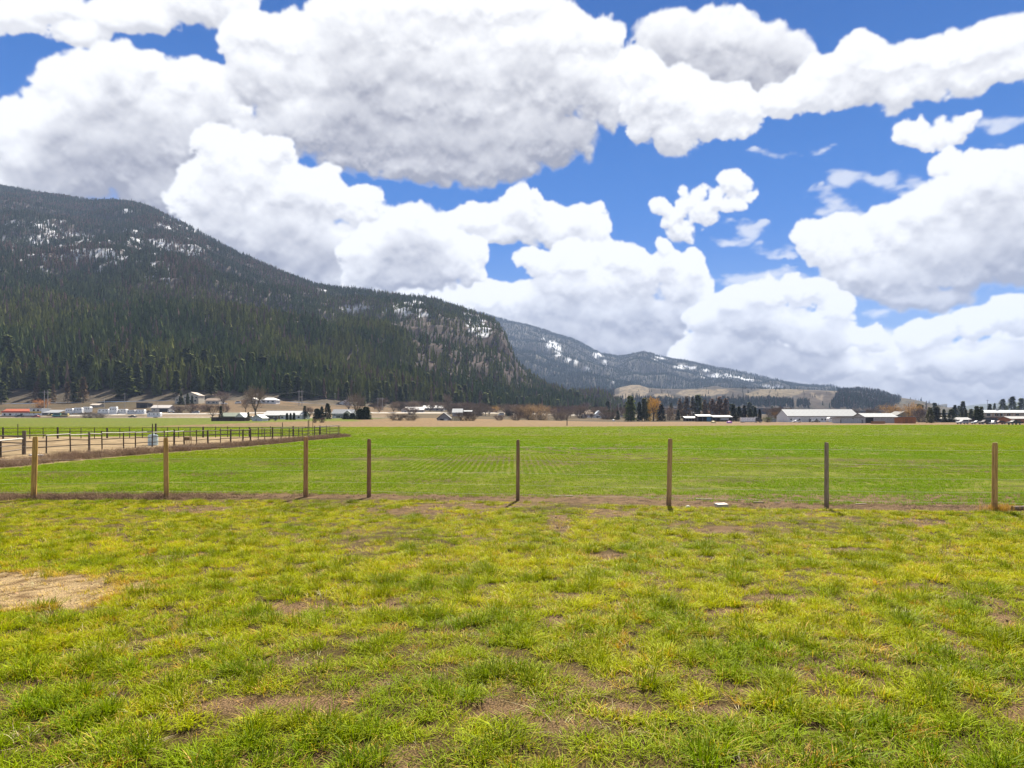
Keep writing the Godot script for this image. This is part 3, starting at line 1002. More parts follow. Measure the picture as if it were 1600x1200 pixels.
func branchy(seed_: int, height_bare: float, wide: float, twigs: int, droop: float, stems: int, thin: float) -> Array:   # a leafless tree one metre tall: [limbs, twigs]
	var r := RandomNumberGenerator.new()
	r.seed = seed_
	var limbs := MB.new()
	var fine := MB.new()
	var tips: Array = []
	for s in stems:
		var a := TAU * s / stems + r.randf() * 0.8
		var spread := 0.0 if stems == 1 else 0.35
		var base := Vector3(cos(a), 0, sin(a)) * (0.0 if stems == 1 else 0.02)
		var fork := base + Vector3(cos(a) * spread * wide, height_bare, sin(a) * spread * wide)
		limbs.tube(base + Vector3(0, -0.03, 0), fork, thin * 2.6, thin * 1.9, 6, false)
		if stems > 1:
			for j in 5:
				var b := r.randf() * TAU
				var q := Vector3(cos(b) * wide * r.randf_range(0.3, 0.75), r.randf_range(0.05, 0.45), sin(b) * wide * r.randf_range(0.3, 0.75))
				limbs.tube(base.lerp(fork, 0.4), q, thin * 0.7, thin * 0.25, 4, false)
				tips.append([q, (q - base).normalized()])
				tips.append([base.lerp(q, 0.6), (q - base).normalized()])
		var n1 := 7 if stems == 1 else 4
		for i in n1:
			var b := TAU * i / n1 + r.randf()
			var up := r.randf_range(0.35, 0.8)
			var e := fork + Vector3(cos(b) * wide * r.randf_range(0.25, 0.7), (1.0 - height_bare) * up, sin(b) * wide * r.randf_range(0.25, 0.7))
			limbs.tube(fork, e, thin * 1.5, thin * 0.7, 5, false)
			tips.append([fork.lerp(e, 0.5), (e - fork).normalized()])
			for j in 4:
				var g := e + Vector3(r.randf_range(-1, 1) * wide * 0.4, r.randf_range(-0.05, 0.28), r.randf_range(-1, 1) * wide * 0.4)
				g.y = minf(g.y, 1.0)
				var f := fork.lerp(e, r.randf_range(0.5, 1.0))
				limbs.tube(f, g, thin * 0.6, thin * 0.25, 4, false)
				tips.append([g, (g - f).normalized()])
				tips.append([f.lerp(g, 0.6), (g - f).normalized()])
	var mid := Vector3(0, height_bare + (1.0 - height_bare) * 0.45, 0)
	for i in twigs:
		var tip: Array = tips[r.randi() % tips.size()]
		var at: Vector3 = tip[0] + Vector3(r.randf_range(-1, 1), r.randf_range(-1, 1), r.randf_range(-1, 1)) * 0.1
		var out: Vector3 = ((at - mid).normalized() + tip[1] + Vector3(r.randf_range(-1, 1), r.randf_range(-0.6, 1) - droop, r.randf_range(-1, 1)) * 0.9).normalized()
		var l := r.randf_range(0.07, 0.17)
		var w := thin * r.randf_range(0.3, 0.55)
		var across := out.cross(Vector3(r.randf_range(-1, 1), r.randf_range(-1, 1), r.randf_range(-1, 1))).normalized() * w
		var g := r.randf_range(0.75, 1.2)
		fine.col = Color(g, g, g)
		fine.tri(at - across, at + across, at + out * l - Vector3(0, droop * l * 0.7, 0))
		var k := at + out * l * 0.5
		for q in 2:
			var o2 := (out + Vector3(r.randf_range(-1, 1), r.randf_range(-1, 1), r.randf_range(-1, 1)) * 0.8).normalized()
			fine.tri(k - across * 0.7, k + across * 0.7, k + o2 * l * 0.6 - Vector3(0, droop * l * 0.4, 0))
	return [limbs, fine]

func crown_paint(c: Color) -> StandardMaterial3D:
	var key := "crown %.3f %.3f %.3f" % [c.r, c.g, c.b]
	if not M.has(key):
		var m: StandardMaterial3D = M.needles.duplicate()
		m.albedo_color = lin(c.r, c.g, c.b)
		if c.r > c.g:   # bare twigs let no light through
			m.backlight_enabled = false
		M[key] = m
	return M[key]

func make_tree_kinds() -> void:
	kinds.spruce = [trunk_of(0.016, 0.95).mesh(), boughs(1, 26, 11, 0.27, 0.05, 0.35, 0.045, 0.85).mesh()]
	kinds.fir = [trunk_of(0.016, 0.95).mesh(), boughs(2, 26, 12, 0.19, 0.07, 0.3, 0.045, 0.75).mesh()]
	kinds.pine = [trunk_of(0.02, 0.95, 10).mesh(), boughs(3, 16, 10, 0.2, 0.14, 0.12, 0.06, 0.5).mesh()]
	kinds.broad_pine = [trunk_of(0.02, 0.95, 10).mesh(), boughs(4, 20, 14, 0.30, 0.06, 0.15, 0.055, 0.42).mesh()]
	kinds.open_pine = [trunk_of(0.02, 0.96, 14).mesh(), boughs(6, 17, 8, 0.23, 0.12, 0.1, 0.055, 0.85).mesh()]
	kinds.cedar = [trunk_of(0.02, 0.9).mesh(), boughs(5, 30, 16, 0.22, 0.0, -0.1, 0.06, 0.3).mesh()]
	kinds.yard_cedar = [trunk_of(0.02, 0.8).mesh(), boughs(8, 26, 22, 0.62, 0.0, -0.05, 0.07, 0.34).mesh()]
	kinds.larch = [trunk_of(0.014, 0.97, 20).mesh(), boughs(7, 22, 9, 0.2, 0.1, 0.1, 0.035, 0.7).mesh()]
	for q in [["round_bare", 11, 0.18, 0.52, 1300, 0.1, 1, 0.009], ["tall_bare", 12, 0.25, 0.32, 700, 0.0, 1, 0.009], ["willow", 13, 0.14, 0.55, 2600, 0.5, 4, 0.008], ["bush", 14, 0.05, 0.75, 3200, 0.0, 6, 0.009], ["upright_willow", 15, 0.3, 0.3, 1100, -0.2, 2, 0.011]]:
		var b := branchy(q[1], q[2], q[3], q[4], q[5], q[6], q[7])
		kinds[q[0]] = [b[0].mesh(), b[1].mesh()]

func tree(kind: String, called: String, label: String, at: Vector3, height: float, wide: float, crown: Color, turn: float, group := "", category := "tree") -> Node3D:
	var o := thing(called, label, category, at, turn, group)
	var t := MeshInstance3D.new()
	t.name = "trunk"
	t.mesh = kinds[kind][0]
	t.material_override = M.bark
	var c := MeshInstance3D.new()
	c.name = "crown"
	c.mesh = kinds[kind][1]
	c.material_override = crown_paint(crown)
	o.add_child(t)
	o.add_child(c)
	o.scale = Vector3(height * wide, height, height * wide)
	return o

func forest_of(called: String, label: String, hill: Hill, n: int, p0: float, p1: float, size: Vector2, seed_: int, pick: Callable, t0 := 0.02, t1 := 1.06, sides := 8, layers := 6) -> void:
	# conifers too many to count, as copies of four shapes; pick(seen, point, dice) gives a tree's colour, or alpha 0 for no tree
	var o := Node3D.new()
	o.name = numbered(called)
	add_child(o)
	tag(o, label, "forest", "", "stuff")
	var r := RandomNumberGenerator.new()
	r.seed = seed_
	var bufs: Array = [PackedFloat32Array(), PackedFloat32Array(), PackedFloat32Array(), PackedFloat32Array()]
	var most := 0.0
	for i in 40:
		var px := lerpf(p0, p1, i / 39.0)
		most = maxf(most, hill.dr(px) ** 2 - hill.df(px) ** 2)
	for i in n:
		var px := r.randf_range(p0, p1)
		var a := hill.df(px)
		var b := hill.dr(px)
		var dice := r.randf()
		var u := r.randf()
		if r.randf() * most > b * b - a * a:
			continue
		var t := (sqrt(lerpf(a * a, b * b, u)) - a) / (b - a)
		t = t0 + t * (t1 - t0)
		var p := hill.at(px, t)
		var c: Color = pick.call(seen(p), p, dice)
		if c.a <= 0.0:
			continue
		var g := r.randf_range(0.6, 1.45)
		var h := r.randf_range(size.x, size.y)
		h *= lerpf(1.2, 0.72, smoothstep(0.05, 0.6, t))
		if dice < 0.12:
			h *= 1.25
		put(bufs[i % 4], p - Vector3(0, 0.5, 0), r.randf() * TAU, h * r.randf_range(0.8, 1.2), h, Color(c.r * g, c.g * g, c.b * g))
	for k in 4:
		var slim: float = [0.17, 0.20, 0.15, 0.23][k]
		many("conifer_canopy", skirted(70 + k, layers, sides, slim, 0.06, 0.35).mesh(M.needles), bufs[k], o)

func make_forest() -> void:
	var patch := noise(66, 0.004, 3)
	var clump := noise(67, 0.02, 3)
	var speck := noise(62, 0.02, 4)
	var tiny := noise(68, 0.045, 2)
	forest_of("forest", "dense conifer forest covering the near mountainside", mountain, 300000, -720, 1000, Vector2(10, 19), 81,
		func(s: Vector2, p: Vector3, dice: float) -> Color:
			var k := speck.get_noise_2d(p.x, p.y * 1.6)
			if in_spots(s, SNOW) + k * 0.8 + 1.1 * tiny.get_noise_2d(p.x, p.y * 1.5) - 0.3 > 0.1 and dice > 0.45:
				return Color(0, 0, 0, 0)
			if in_spots(s, ROCK) + k * 0.7 > 0.0 and dice > 0.19:
				return Color(0, 0, 0, 0)
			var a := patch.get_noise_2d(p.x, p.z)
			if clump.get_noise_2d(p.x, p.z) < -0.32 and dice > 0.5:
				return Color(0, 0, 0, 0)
			var green := Color(0.058, 0.082, 0.018).lerp(Color(0.13, 0.135, 0.025), smoothstep(-0.35, 0.4, a + 0.35 * clump.get_noise_2d(p.x * 0.6, p.z * 0.6)))  # lighter and darker patches stand in for cloud shade as well as tree kinds
			var high := smoothstep(520.0, 400.0, s.y)
			var c := green.lerp(Color(0.062, 0.072, 0.040), high * 0.8)
			var brown := 0.05 + 0.5 * high * smoothstep(-0.1, 0.3, a) + 0.35 * smoothstep(590, 620, s.y) * smoothstep(0.0, 0.3, a)
			if fposmod(dice * 7.13, 1.0) < brown:
				c = Color(0.135, 0.09, 0.062)
			return c)
	forest_of("forest", "hazy blue conifer forest on the far ridge", far_ridge, 90000, 600, 1440, Vector2(13, 24), 82,
		func(s: Vector2, p: Vector3, dice: float) -> Color:
			var k := speck.get_noise_2d(p.x * 0.5, p.y * 0.8)
			if in_spots(s, FAR_SNOW) + k * 1.1 - 0.3 > 0.15 and dice > 0.15:
				return Color(0, 0, 0, 0)
			if s.y > 632.0:
				return Color(0, 0, 0, 0)
			var a := patch.get_noise_2d(p.x * 0.5, p.z * 0.5)
			return Color(0.034, 0.058, 0.026).lerp(Color(0.058, 0.07, 0.034), smoothstep(-0.2, 0.35, a)), 0.1, 1.03, 6, 4)
	forest_of("wooded_slope", "dark conifers scattered over the sandy hill and its wooded knoll", sand_hill, 24000, 900, 1520, Vector2(9, 15), 83,
		func(s: Vector2, p: Vector3, dice: float) -> Color:
			var k := clump.get_noise_2d(p.x * 0.6, p.z * 0.6)
			var w := in_spots(s, [[1350, 620, 46, 22], [1385, 624, 24, 12], [1340, 640, 60, 10], [1255, 640, 12, 14], [1308, 636, 12, 12]]) + k * 0.35
			var low := 0.9 if s.y > 626.5 + 4.0 * k and s.x < 1240.0 else 0.0
			if s.x < 960.0:
				low = 0.95 if in_spots(s, [[960, 625, 36, 6]]) + k * 0.3 < 0.0 else 0.0
			var chance := maxf(maxf(low, 0.8 if w > 0.15 else 0.0), 0.008)
			if s.x > 1150.0 and s.x < 1330.0 and s.y < 609.0:
				chance = maxf(chance, 0.12)
			if fposmod(dice * 9.7, 1.0) > chance:
				return Color(0, 0, 0, 0)
			return Color(0.030, 0.045, 0.022).lerp(Color(0.075, 0.058, 0.04), 1.0 if dice < 0.12 else 0.0))
	# the front rank at the foot of the mountain, tree by tree
	var r := RandomNumberGenerator.new()
	r.seed = 91
	var px := -120.0
	while px < 940.0:
		px += r.randf_range(3.2, 6.2)
		var df := pw(FOOT, px, 1)
		var D := df + (r.randf_range(-10.0, 110.0) if px < 225.0 or px > 560.0 else r.randf_range(8.0, 110.0))
		var at := on_ground(px, D)
		if D > df:
			at = mountain.at(px, (D - df) / (mountain.dr(px) - df))
		at.y -= 0.3
		var h := r.randf_range(18.0, 29.0) * (1.0 if px < 420.0 else 0.85)
		var dry := px < 240.0 and r.randf() < 0.4 or r.randf() < 0.06
		var kind: String = ["fir", "pine", "fir", "spruce"][r.randi() % 4]
		if dry:
			tree("larch", "larch_tree", "reddish brown thinly leaved conifer in the forest edge under the mountain", at, h * 0.85, r.randf_range(0.85, 1.15), Color(0.15, 0.095, 0.048), r.randf() * TAU, "brown conifers of the forest edge")
		else:
			var g := r.randf_range(0.6, 1.45)
			tree(kind, "conifer_tree", "tall dark green conifer in the forest edge under the mountain", at, h, r.randf_range(0.85, 1.2), Color(0.095 * g, 0.115 * g, 0.027 * g), r.randf() * TAU, "green conifers of the forest edge")

# ---------------------------------------------------------------- buildings
func body(o: Node3D, x0: float, x1: float, h: float, rise: float, deep: float, axis: String, wall: Color, roof: Color, z0 := 0.0, base := 0.0, over := 0.45) -> void:   # a walled block with its roof, front at z0
	var w := x1 - x0
	var mx := (x0 + x1) * 0.5
	var mz := z0 - deep * 0.5
	var mb := MB.new()
	var rf := MB.new()
	if axis == "x":
		mb.loft_x([Vector2(deep * 0.5, base), Vector2(deep * 0.5, h), Vector2(0, h + rise), Vector2(-deep * 0.5, h), Vector2(-deep * 0.5, base)], Vector3(mx, 0, mz), w * 0.5)
		var a := atan2(rise, deep * 0.5)
		var l := Vector2(rise, deep * 0.5).length() + over
		for s in [-1.0, 1.0]:
			var t := Basis(Vector3.RIGHT, s * a)
			rf.box(Vector3(mx, h + rise + 0.1, mz) + t * Vector3(0, 0, s * l * 0.5), Vector3(w + 2.0 * over, 0.16, l), t)
	elif axis == "z":
		mb.loft_z(PackedVector2Array([Vector2(-w * 0.5, base), Vector2(-w * 0.5, h), Vector2(0, h + rise), Vector2(w * 0.5, h), Vector2(w * 0.5, base)]), Vector3(mx, 0, mz), deep * 0.5)
		var a := atan2(rise, w * 0.5)
		var l := Vector2(rise, w * 0.5).length() + over
		for s in [-1.0, 1.0]:
			var t := Basis(Vector3.BACK, -s * a)
			rf.box(Vector3(mx, h + rise + 0.1, mz) + t * Vector3(s * l * 0.5, 0, 0), Vector3(l, 0.16, deep + 2.0 * over), t)
	elif axis == "hip":
		mb.box(Vector3(mx, (h + base) * 0.5, mz), Vector3(w, h - base, deep))
		var p := [Vector3(mx - w * 0.5 - over, h, z0 + over), Vector3(mx + w * 0.5 + over, h, z0 + over), Vector3(mx + w * 0.5 + over, h, z0 - deep - over), Vector3(mx - w * 0.5 - over, h, z0 - deep - over)]
		var k := minf(w * 0.3, deep * 0.5)
		var q := [Vector3(mx - w * 0.5 + k, h + rise, mz), Vector3(mx + w * 0.5 - k, h + rise, mz)]
		rf.quad(p[0], p[1], q[1], q[0], Vector3(0, 1, 1))
		rf.quad(p[2], p[3], q[0], q[1], Vector3(0, 1, -1))
		rf.tri(p[0], p[3], q[0], Vector3(-1, 1, 0))
		rf.tri(p[1], p[2], q[1], Vector3(1, 1, 0))
		rf.quad(p[0], p[1], p[2], p[3], Vector3.DOWN)
	else:   # one low slope, high at the front
		mb.loft_x([Vector2(deep * 0.5, base), Vector2(deep * 0.5, h), Vector2(-deep * 0.5, h - rise), Vector2(-deep * 0.5, base)], Vector3(mx, 0, mz), w * 0.5)
		var t := Basis(Vector3.RIGHT, -atan2(rise, deep))
		rf.box(Vector3(mx, h - rise * 0.5 + 0.12, mz), Vector3(w + 2.0 * over, 0.18, deep + 2.0 * over), t)
	part("wall", mb, hue(wall, 0.8), o)
	part("roof", rf, hue(roof, 0.5 if roof.r > 0.4 else 0.8), o)

func windows(o: Node3D, list: Array, x0: float, x1: float, h: float, z := 0.0, frame := Color(0.6, 0.6, 0.58)) -> void:   # each as across, up, width, height, in shares of the front
	for q in list:
		var w: float = (x1 - x0) * q[2]
		var t: float = h * q[3]
		var at := Vector3(lerpf(x0, x1, q[0]), h * q[1], z)
		var g := MB.new()
		g.box(at + Vector3(0, 0, 0.05), Vector3(w, t, 0.06))
		var p := part("window", g, M.glass, o)
		var f := MB.new()
		var b := 0.09
		f.box(at + Vector3(0, t * 0.5 + b * 0.5, 0.055), Vector3(w + 2 * b, b, 0.1))
		f.box(at - Vector3(0, t * 0.5 + b * 0.5, -0.055), Vector3(w + 2 * b, b, 0.1))
		f.box(at + Vector3(w * 0.5 + b * 0.5, 0, 0.055), Vector3(b, t, 0.1))
		f.box(at - Vector3(w * 0.5 + b * 0.5, 0, -0.055), Vector3(b, t, 0.1))
		part("frame", f, hue(frame), p)

func block(o: Node3D, called: String, x: float, y: float, w: float, h: float, z: float, d: float, c: Color) -> void:   # a flat part standing proud of a front: door, band, opening
	var mb := MB.new()
	mb.box(Vector3(x, y + h * 0.5, z), Vector3(w, h, d))
	part(called, mb, hue(c, 0.7), o)

# called, label, across from, to, foot line, wall height, roof height (as the photograph shows them), axis, depth in metres, wall, roof, windows, doors
func house(called: String, label: String, x0: float, x1: float, yb: float, wall: float, roof: float, axis: String, deep: float, wc: Color, rc: Color, wins := [], doors := [], category := "house", group := "") -> Node3D:
	var at := spot((x0 + x1) * 0.5, yb)
	var k := -at.z / F
	var w := (x1 - x0) * k
	var o := thing(called, label, category, at, 0.0, group)
	o.set_meta("k", k)
	var h := wall * k
	body(o, -w * 0.5, w * 0.5, h, roof * k, deep, axis, wc, rc, 0.0, -1.5)
	windows(o, wins, -w * 0.5, w * 0.5, h)
	for d in doors:
		block(o, "door", lerpf(-w * 0.5, w * 0.5, d[0]), 0.0, w * d[1], h * d[2], 0.04, 0.1, d[3])
	return o

func posts(o: Node3D, xs: Array, h: float, z: float, c: Color, r := 0.09) -> void:
	for x in xs:
		var mb := MB.new()
		mb.tube(Vector3(x, -0.6, z), Vector3(x, h, z), r, r, 6)
		part("post", mb, hue(c), o)

func make_buildings() -> void:
	var white := Color(0.70, 0.70, 0.69)
	var cream := Color(0.55, 0.51, 0.42)
	var grey := Color(0.36, 0.37, 0.38)
	var metal := Color(0.235, 0.25, 0.27)
	var slate := Color(0.13, 0.14, 0.16)
	var brown := Color(0.16, 0.11, 0.075)
	var black := Color(0.02, 0.02, 0.022)
	var red := Color(0.46, 0.07, 0.035)
	# the roadside shop at the far left
	var o := house("roadside_shop", "low white roadside shop under an orange red roof", 3, 46, 650.8, 6.5, 5.2, "x", 9, white, Color(0.46, 0.11, 0.04), [[0.1, 0.5, 0.07, 0.4], [0.3, 0.5, 0.08, 0.4], [0.72, 0.5, 0.1, 0.35]], [[0.52, 0.05, 0.7, grey]], "shop")
	var k: float = o.get_meta("k")
	block(o, "red_band", 0.0, 6.3 * k, 43 * k, 2.2 * k, 0.55, 0.25, red)
	block(o, "side_room", -17 * k, 6.5 * k, 10 * k, 3.0 * k, -4.0, 4.0, white)
	o = house("roadside_shop", "square white two storey shop with a yellow band, beside the red roof", 46.5, 65, 650.8, 12.5, 0.6, "flat", 8, white, white, [[0.35, 0.78, 0.17, 0.2], [0.7, 0.78, 0.17, 0.2], [0.35, 0.42, 0.16, 0.1]], [[0.75, 0.16, 0.3, grey]], "shop")
	block(o, "yellow_band", 0.0, 5.4 * k, 18.0 * k, 2.6 * k, 0.08, 0.2, Color(0.62, 0.42, 0.05))
	block(o, "red_plinth", -2.0 * k, 0.0, 12.0 * k, 1.4 * k, 0.1, 0.24, red)
	o = thing("open_shed", "open sided shed with a white metal roof beside the two storey shop", "shed", spot(79, 650.5))
	posts(o, [-13 * k, -7 * k, -1 * k, 5 * k, 12 * k], 6.5 * k, 0.0, grey)
	var mb := MB.new()
	mb.box(Vector3(0, 7.8 * k, -3), Vector3(27 * k, 0.25, 8.5), Basis(Vector3.RIGHT, 0.22))
	part("roof", mb, M.white_metal, o)
	mb = MB.new()
	mb.box(Vector3(0, 2.6 * k, -6.6), Vector3(25 * k, 6.4 * k, 0.2))
	part("wall", mb, hue(Color(0.16, 0.15, 0.13)), o)
	# houses on the bench under the forest
	house("hillside_house", "small pale house half hidden above the trailer row", 141, 154, 636.5, 3.5, 2.2, "x", 8, Color(0.4, 0.36, 0.3), Color(0.42, 0.36, 0.3), [[0.3, 0.5, 0.15, 0.4]])
	house("garage", "dark flat garage under the trees, right of the pale house", 213, 230, 637.5, 8.0, 1.0, "flat", 8, Color(0.07, 0.06, 0.055), Color(0.2, 0.2, 0.21), [], [[0.6, 0.5, 0.7, black]], "garage")
	house("hillside_house", "long grey white house with a dark carport opening, below the dark garage", 236, 264, 643.5, 6.2, 4.2, "x", 9, Color(0.45, 0.43, 0.41), Color(0.38, 0.35, 0.33), [[0.18, 0.55, 0.1, 0.4]], [[0.7, 0.46, 0.75, black]])  # its black door panel paints the shade inside the open carport
	o = house("manor_house", "large cream house of two gables on the slope, conifers before it", 286, 310, 630.8, 13.0, 5.0, "z", 11, Color(0.5, 0.46, 0.38), Color(0.32, 0.27, 0.22), [[0.15, 0.75, 0.12, 0.16], [0.38, 0.75, 0.12, 0.16], [0.62, 0.75, 0.12, 0.16], [0.86, 0.75, 0.12, 0.16], [0.2, 0.35, 0.16, 0.18], [0.5, 0.35, 0.14, 0.18], [0.8, 0.35, 0.14, 0.18]], [[0.63, 0.08, 0.2, brown]])
	k = o.get_meta("k")
	body(o, -26 * k, -13 * k, 8.5 * k, 5.0 * k, 8, "z", Color(0.5, 0.46, 0.38), Color(0.32, 0.27, 0.22), -1.0, -1.5)
	windows(o, [[0.3, 0.7, 0.2, 0.24], [0.7, 0.7, 0.2, 0.24], [0.5, 0.25, 0.5, 0.2]], -26 * k, -13 * k, 8.5 * k, -1.0)
	house("hillside_house", "white house with a brown roof, right of the two gabled house", 321, 342, 631.5, 5.5, 3.6, "x", 9, Color(0.5, 0.46, 0.4), brown, [[0.25, 0.5, 0.12, 0.4], [0.6, 0.5, 0.18, 0.4], [0.85, 0.5, 0.1, 0.4]])
	house("hillside_house", "pale gabled house behind the tall bare tree", 385, 403, 630.5, 5.0, 4.0, "z", 9, Color(0.58, 0.54, 0.5), Color(0.5, 0.46, 0.43), [[0.5, 0.6, 0.2, 0.3]])
	house("hillside_house", "white hip roofed house on the open slope", 407, 431, 630.5, 5.6, 3.8, "hip", 10, white, Color(0.62, 0.62, 0.62), [[0.2, 0.55, 0.16, 0.4], [0.5, 0.55, 0.12, 0.4], [0.8, 0.55, 0.16, 0.4]])
	house("hillside_house", "tiny white house with a grey roof high on the bare slope", 530, 547, 627.5, 3.6, 4.2, "z", 8, white, grey, [[0.5, 0.5, 0.3, 0.4]])
	# the farm left of the middle
	house("farm_shed", "long low dark brown shed at the edge of the green field", 330, 382, 658.0, 5.4, 0.8, "flat", 6, Color(0.075, 0.05, 0.042), Color(0.10, 0.075, 0.065), [], [[0.2, 0.08, 0.8, black], [0.6, 0.08, 0.8, black]], "shed")
	house("farm_shed", "barn with a grey green roof behind the long dark shed", 345, 371, 653.6, 3.0, 5.5, "x", 9, Color(0.2, 0.2, 0.17), Color(0.15, 0.18, 0.13), [], [], "barn")
	house("farm_shed", "white A shaped shed at the end of the long dark shed", 368, 381, 654.0, 2.5, 6.0, "z", 8, white, Color(0.6, 0.66, 0.7), [], [[0.5, 0.3, 0.9, grey]], "shed")
	house("farm_shed", "little white gabled shed left of the long white building", 394, 409, 658.0, 5.0, 4.5, "z", 7, Color(0.52, 0.54, 0.58), Color(0.55, 0.56, 0.58), [], [[0.4, 0.2, 0.7, grey]], "shed")
	o = house("metal_building", "long white metal building with a porch and columnar cedars before it", 411, 471, 655.2, 6.5, 6.5, "x", 14, Color(0.63, 0.64, 0.66), Color(0.30, 0.31, 0.32), [[0.1, 0.5, 0.05, 0.4], [0.24, 0.5, 0.05, 0.4], [0.5, 0.5, 0.05, 0.4], [0.93, 0.5, 0.05, 0.4]], [[0.34, 0.04, 0.75, Color(0.3, 0.16, 0.12)], [0.42, 0.04, 0.75, Color(0.3, 0.16, 0.12)], [0.17, 0.06, 0.75, grey]], "building")
	k = o.get_meta("k")
	posts(o, [-29 * k, -24 * k, -19 * k, -14 * k, -9 * k, -4 * k], 6.3 * k, 2.6, Color(0.3, 0.29, 0.28))
	mb = MB.new()
	mb.box(Vector3(-16.5 * k, 6.6 * k, 1.4), Vector3(28 * k, 0.15, 2.8), Basis(Vector3.RIGHT, 0.12))
	part("porch_roof", mb, M.white_metal, o)
	o = house("farmhouse", "white farmhouse with a dark grey roof among the dark conifers", 519, 551, 653.6, 7.4, 6.4, "x", 10, white, Color(0.11, 0.125, 0.15), [[0.1, 0.72, 0.12, 0.22], [0.3, 0.3, 0.2, 0.3], [0.6, 0.72, 0.1, 0.2], [0.88, 0.72, 0.12, 0.2]], [[0.46, 0.06, 0.42, slate]])
	k = o.get_meta("k")
	body(o, 3 * k, 16 * k, 6.6 * k, 5.0 * k, 4.0, "z", white, Color(0.11, 0.125, 0.15), 2.5, -1.0)
	block(o, "dark_band", -3 * k, 4.2 * k, 25 * k, 1.2 * k, 0.12, 0.3, slate)
	# beyond the stubble, in the middle
	house("farm_building", "long low building with a pale grey roof among the bare trees", 632, 662, 643.6, 3.2, 4.4, "x", 10, Color(0.3, 0.26, 0.23), Color(0.45, 0.43, 0.42), [[0.3, 0.5, 0.1, 0.4]], [], "farm building")
	house("farm_building", "pale gable end left of the long low building", 627, 639, 645.5, 5.0, 4.0, "z", 8, Color(0.52, 0.48, 0.45), Color(0.42, 0.39, 0.37), [[0.5, 0.5, 0.2, 0.3]], [], "farm building")
	house("farm_building", "grey roofed house between bare trees, above the roadside", 661, 693, 641.6, 4.0, 4.0, "x", 10, Color(0.4, 0.37, 0.35), Color(0.45, 0.45, 0.46), [[0.2, 0.5, 0.1, 0.4], [0.7, 0.5, 0.1, 0.4]], [], "house")
	house("barn", "dark steep roofed barn with a white open front", 683, 704, 657.0, 3.0, 8.5, "z", 9, Color(0.28, 0.28, 0.285), Color(0.035, 0.035, 0.04), [], [[0.35, 0.25, 0.9, black], [0.66, 0.22, 0.8, white]], "barn")
	house("barn", "grey blue barn with a tall white metal roof", 707, 722, 650.5, 6.0, 5.8, "x", 10, Color(0.27, 0.28, 0.3), metal, [[0.3, 0.5, 0.14, 0.3]], [[0.7, 0.25, 0.7, slate]], "barn")
	house("farm_shed", "cream box shed at the edge of the tan stubble", 706, 718, 657.4, 6.4, 0.6, "flat", 6, Color(0.62, 0.54, 0.34), cream, [], [[0.5, 0.5, 0.8, Color(0.55, 0.48, 0.3)]], "shed")
	house("farm_shed", "brown shed with a flat white roof right of the blue grey barn", 723, 737, 649.5, 6.5, 1.6, "x", 7, brown, metal, [], [[0.4, 0.25, 0.8, black]], "shed")
	house("cottage", "white house with a tan hip roof beyond the stubble", 911, 928, 652.6, 5.4, 6.5, "hip", 10, white, Color(0.36, 0.26, 0.17), [[0.25, 0.5, 0.14, 0.35], [0.75, 0.5, 0.2, 0.35]])
	o = house("barn", "white barn with a pale blue roof, right of the tan roofed house", 929, 943, 653.0, 4.4, 7.0, "z", 12, white, Color(0.58, 0.66, 0.74), [[0.5, 0.5, 0.16, 0.35]], [[0.3, 0.2, 0.7, slate]], "barn")
	house("farm_shed", "tiny white gable at the right of the pale blue barn", 942, 949, 652.5, 3.0, 3.0, "z", 5, white, metal, [], [[0.5, 0.4, 0.7, grey]], "shed")
	house("farm_building", "narrow white gable just left of the tall pines", 967, 975, 651.5, 6.0, 4.0, "z", 8, white, grey, [[0.5, 0.4, 0.3, 0.3]], [], "house")
	# sheds before the larches
	o = house("farmhouse", "white roofed farmhouse rising behind the open sheds", 1080, 1097, 652.0, 6.0, 4.0, "x", 8, Color(0.3, 0.31, 0.33), metal, [[0.3, 0.6, 0.14, 0.3], [0.7, 0.6, 0.14, 0.3]])
	for q in [["open dark shed with a thin white roof, leftmost of the sheds under the larches", 1071, 1090, 658.0, 6.0, 5], ["tall open machine shed with a white roof and a blue tarpaulin", 1090, 1113, 658.6, 9.4, 4], ["long open lean-to with a white roof at the right of the machine shed", 1112, 1144, 658.6, 8.2, 6]]:
		var at := spot((q[1] + q[2]) * 0.5, q[3])
		k = -at.z / F
		var w: float = (q[2] - q[1]) * k
		o = thing("machine_shed", q[0], "shed", at)
		mb = MB.new()
		mb.box(Vector3(0, q[4] * k * 0.5 - 0.5, -6.0), Vector3(w, q[4] * k, 0.2))
		mb.box(Vector3(-w * 0.5, q[4] * k * 0.5 - 0.5, -3.0), Vector3(0.2, q[4] * k, 5.8))
		mb.box(Vector3(w * 0.5, q[4] * k * 0.5 - 0.5, -3.0), Vector3(0.2, q[4] * k, 5.8))
		part("wall", mb, M.dark_wood, o)
		mb = MB.new()
		mb.box(Vector3(0, q[4] * k, -2.8), Vector3(w + 0.6, 0.22, 7.6), Basis(Vector3.RIGHT, 0.14))
		part("roof", mb, M.white_metal, o)
		var xs := []
		for i in int(q[5]):
			xs.append(lerpf(-w * 0.5 + 0.1, w * 0.5 - 0.1, float(i) / (q[5] - 1)))
		posts(o, xs, q[4] * k - 0.2, 0.3, grey)
		if q[5] == 6:
			block(o, "pale_panel", w * 0.12, 2.2 * k, w * 0.4, 3.4 * k, 0.5, 0.1, Color(0.42, 0.43, 0.42))
	o = thing("tarpaulin", "blue tarpaulin hanging from the machine shed roof", "tarpaulin", spot(1107, 658.7) + Vector3(0, 0, 0.9))
	block(o, "sheet", 0.0, 0.1, 6.5 * k, 6.8 * k, 0.0, 0.06, Color(0.03, 0.13, 0.24))
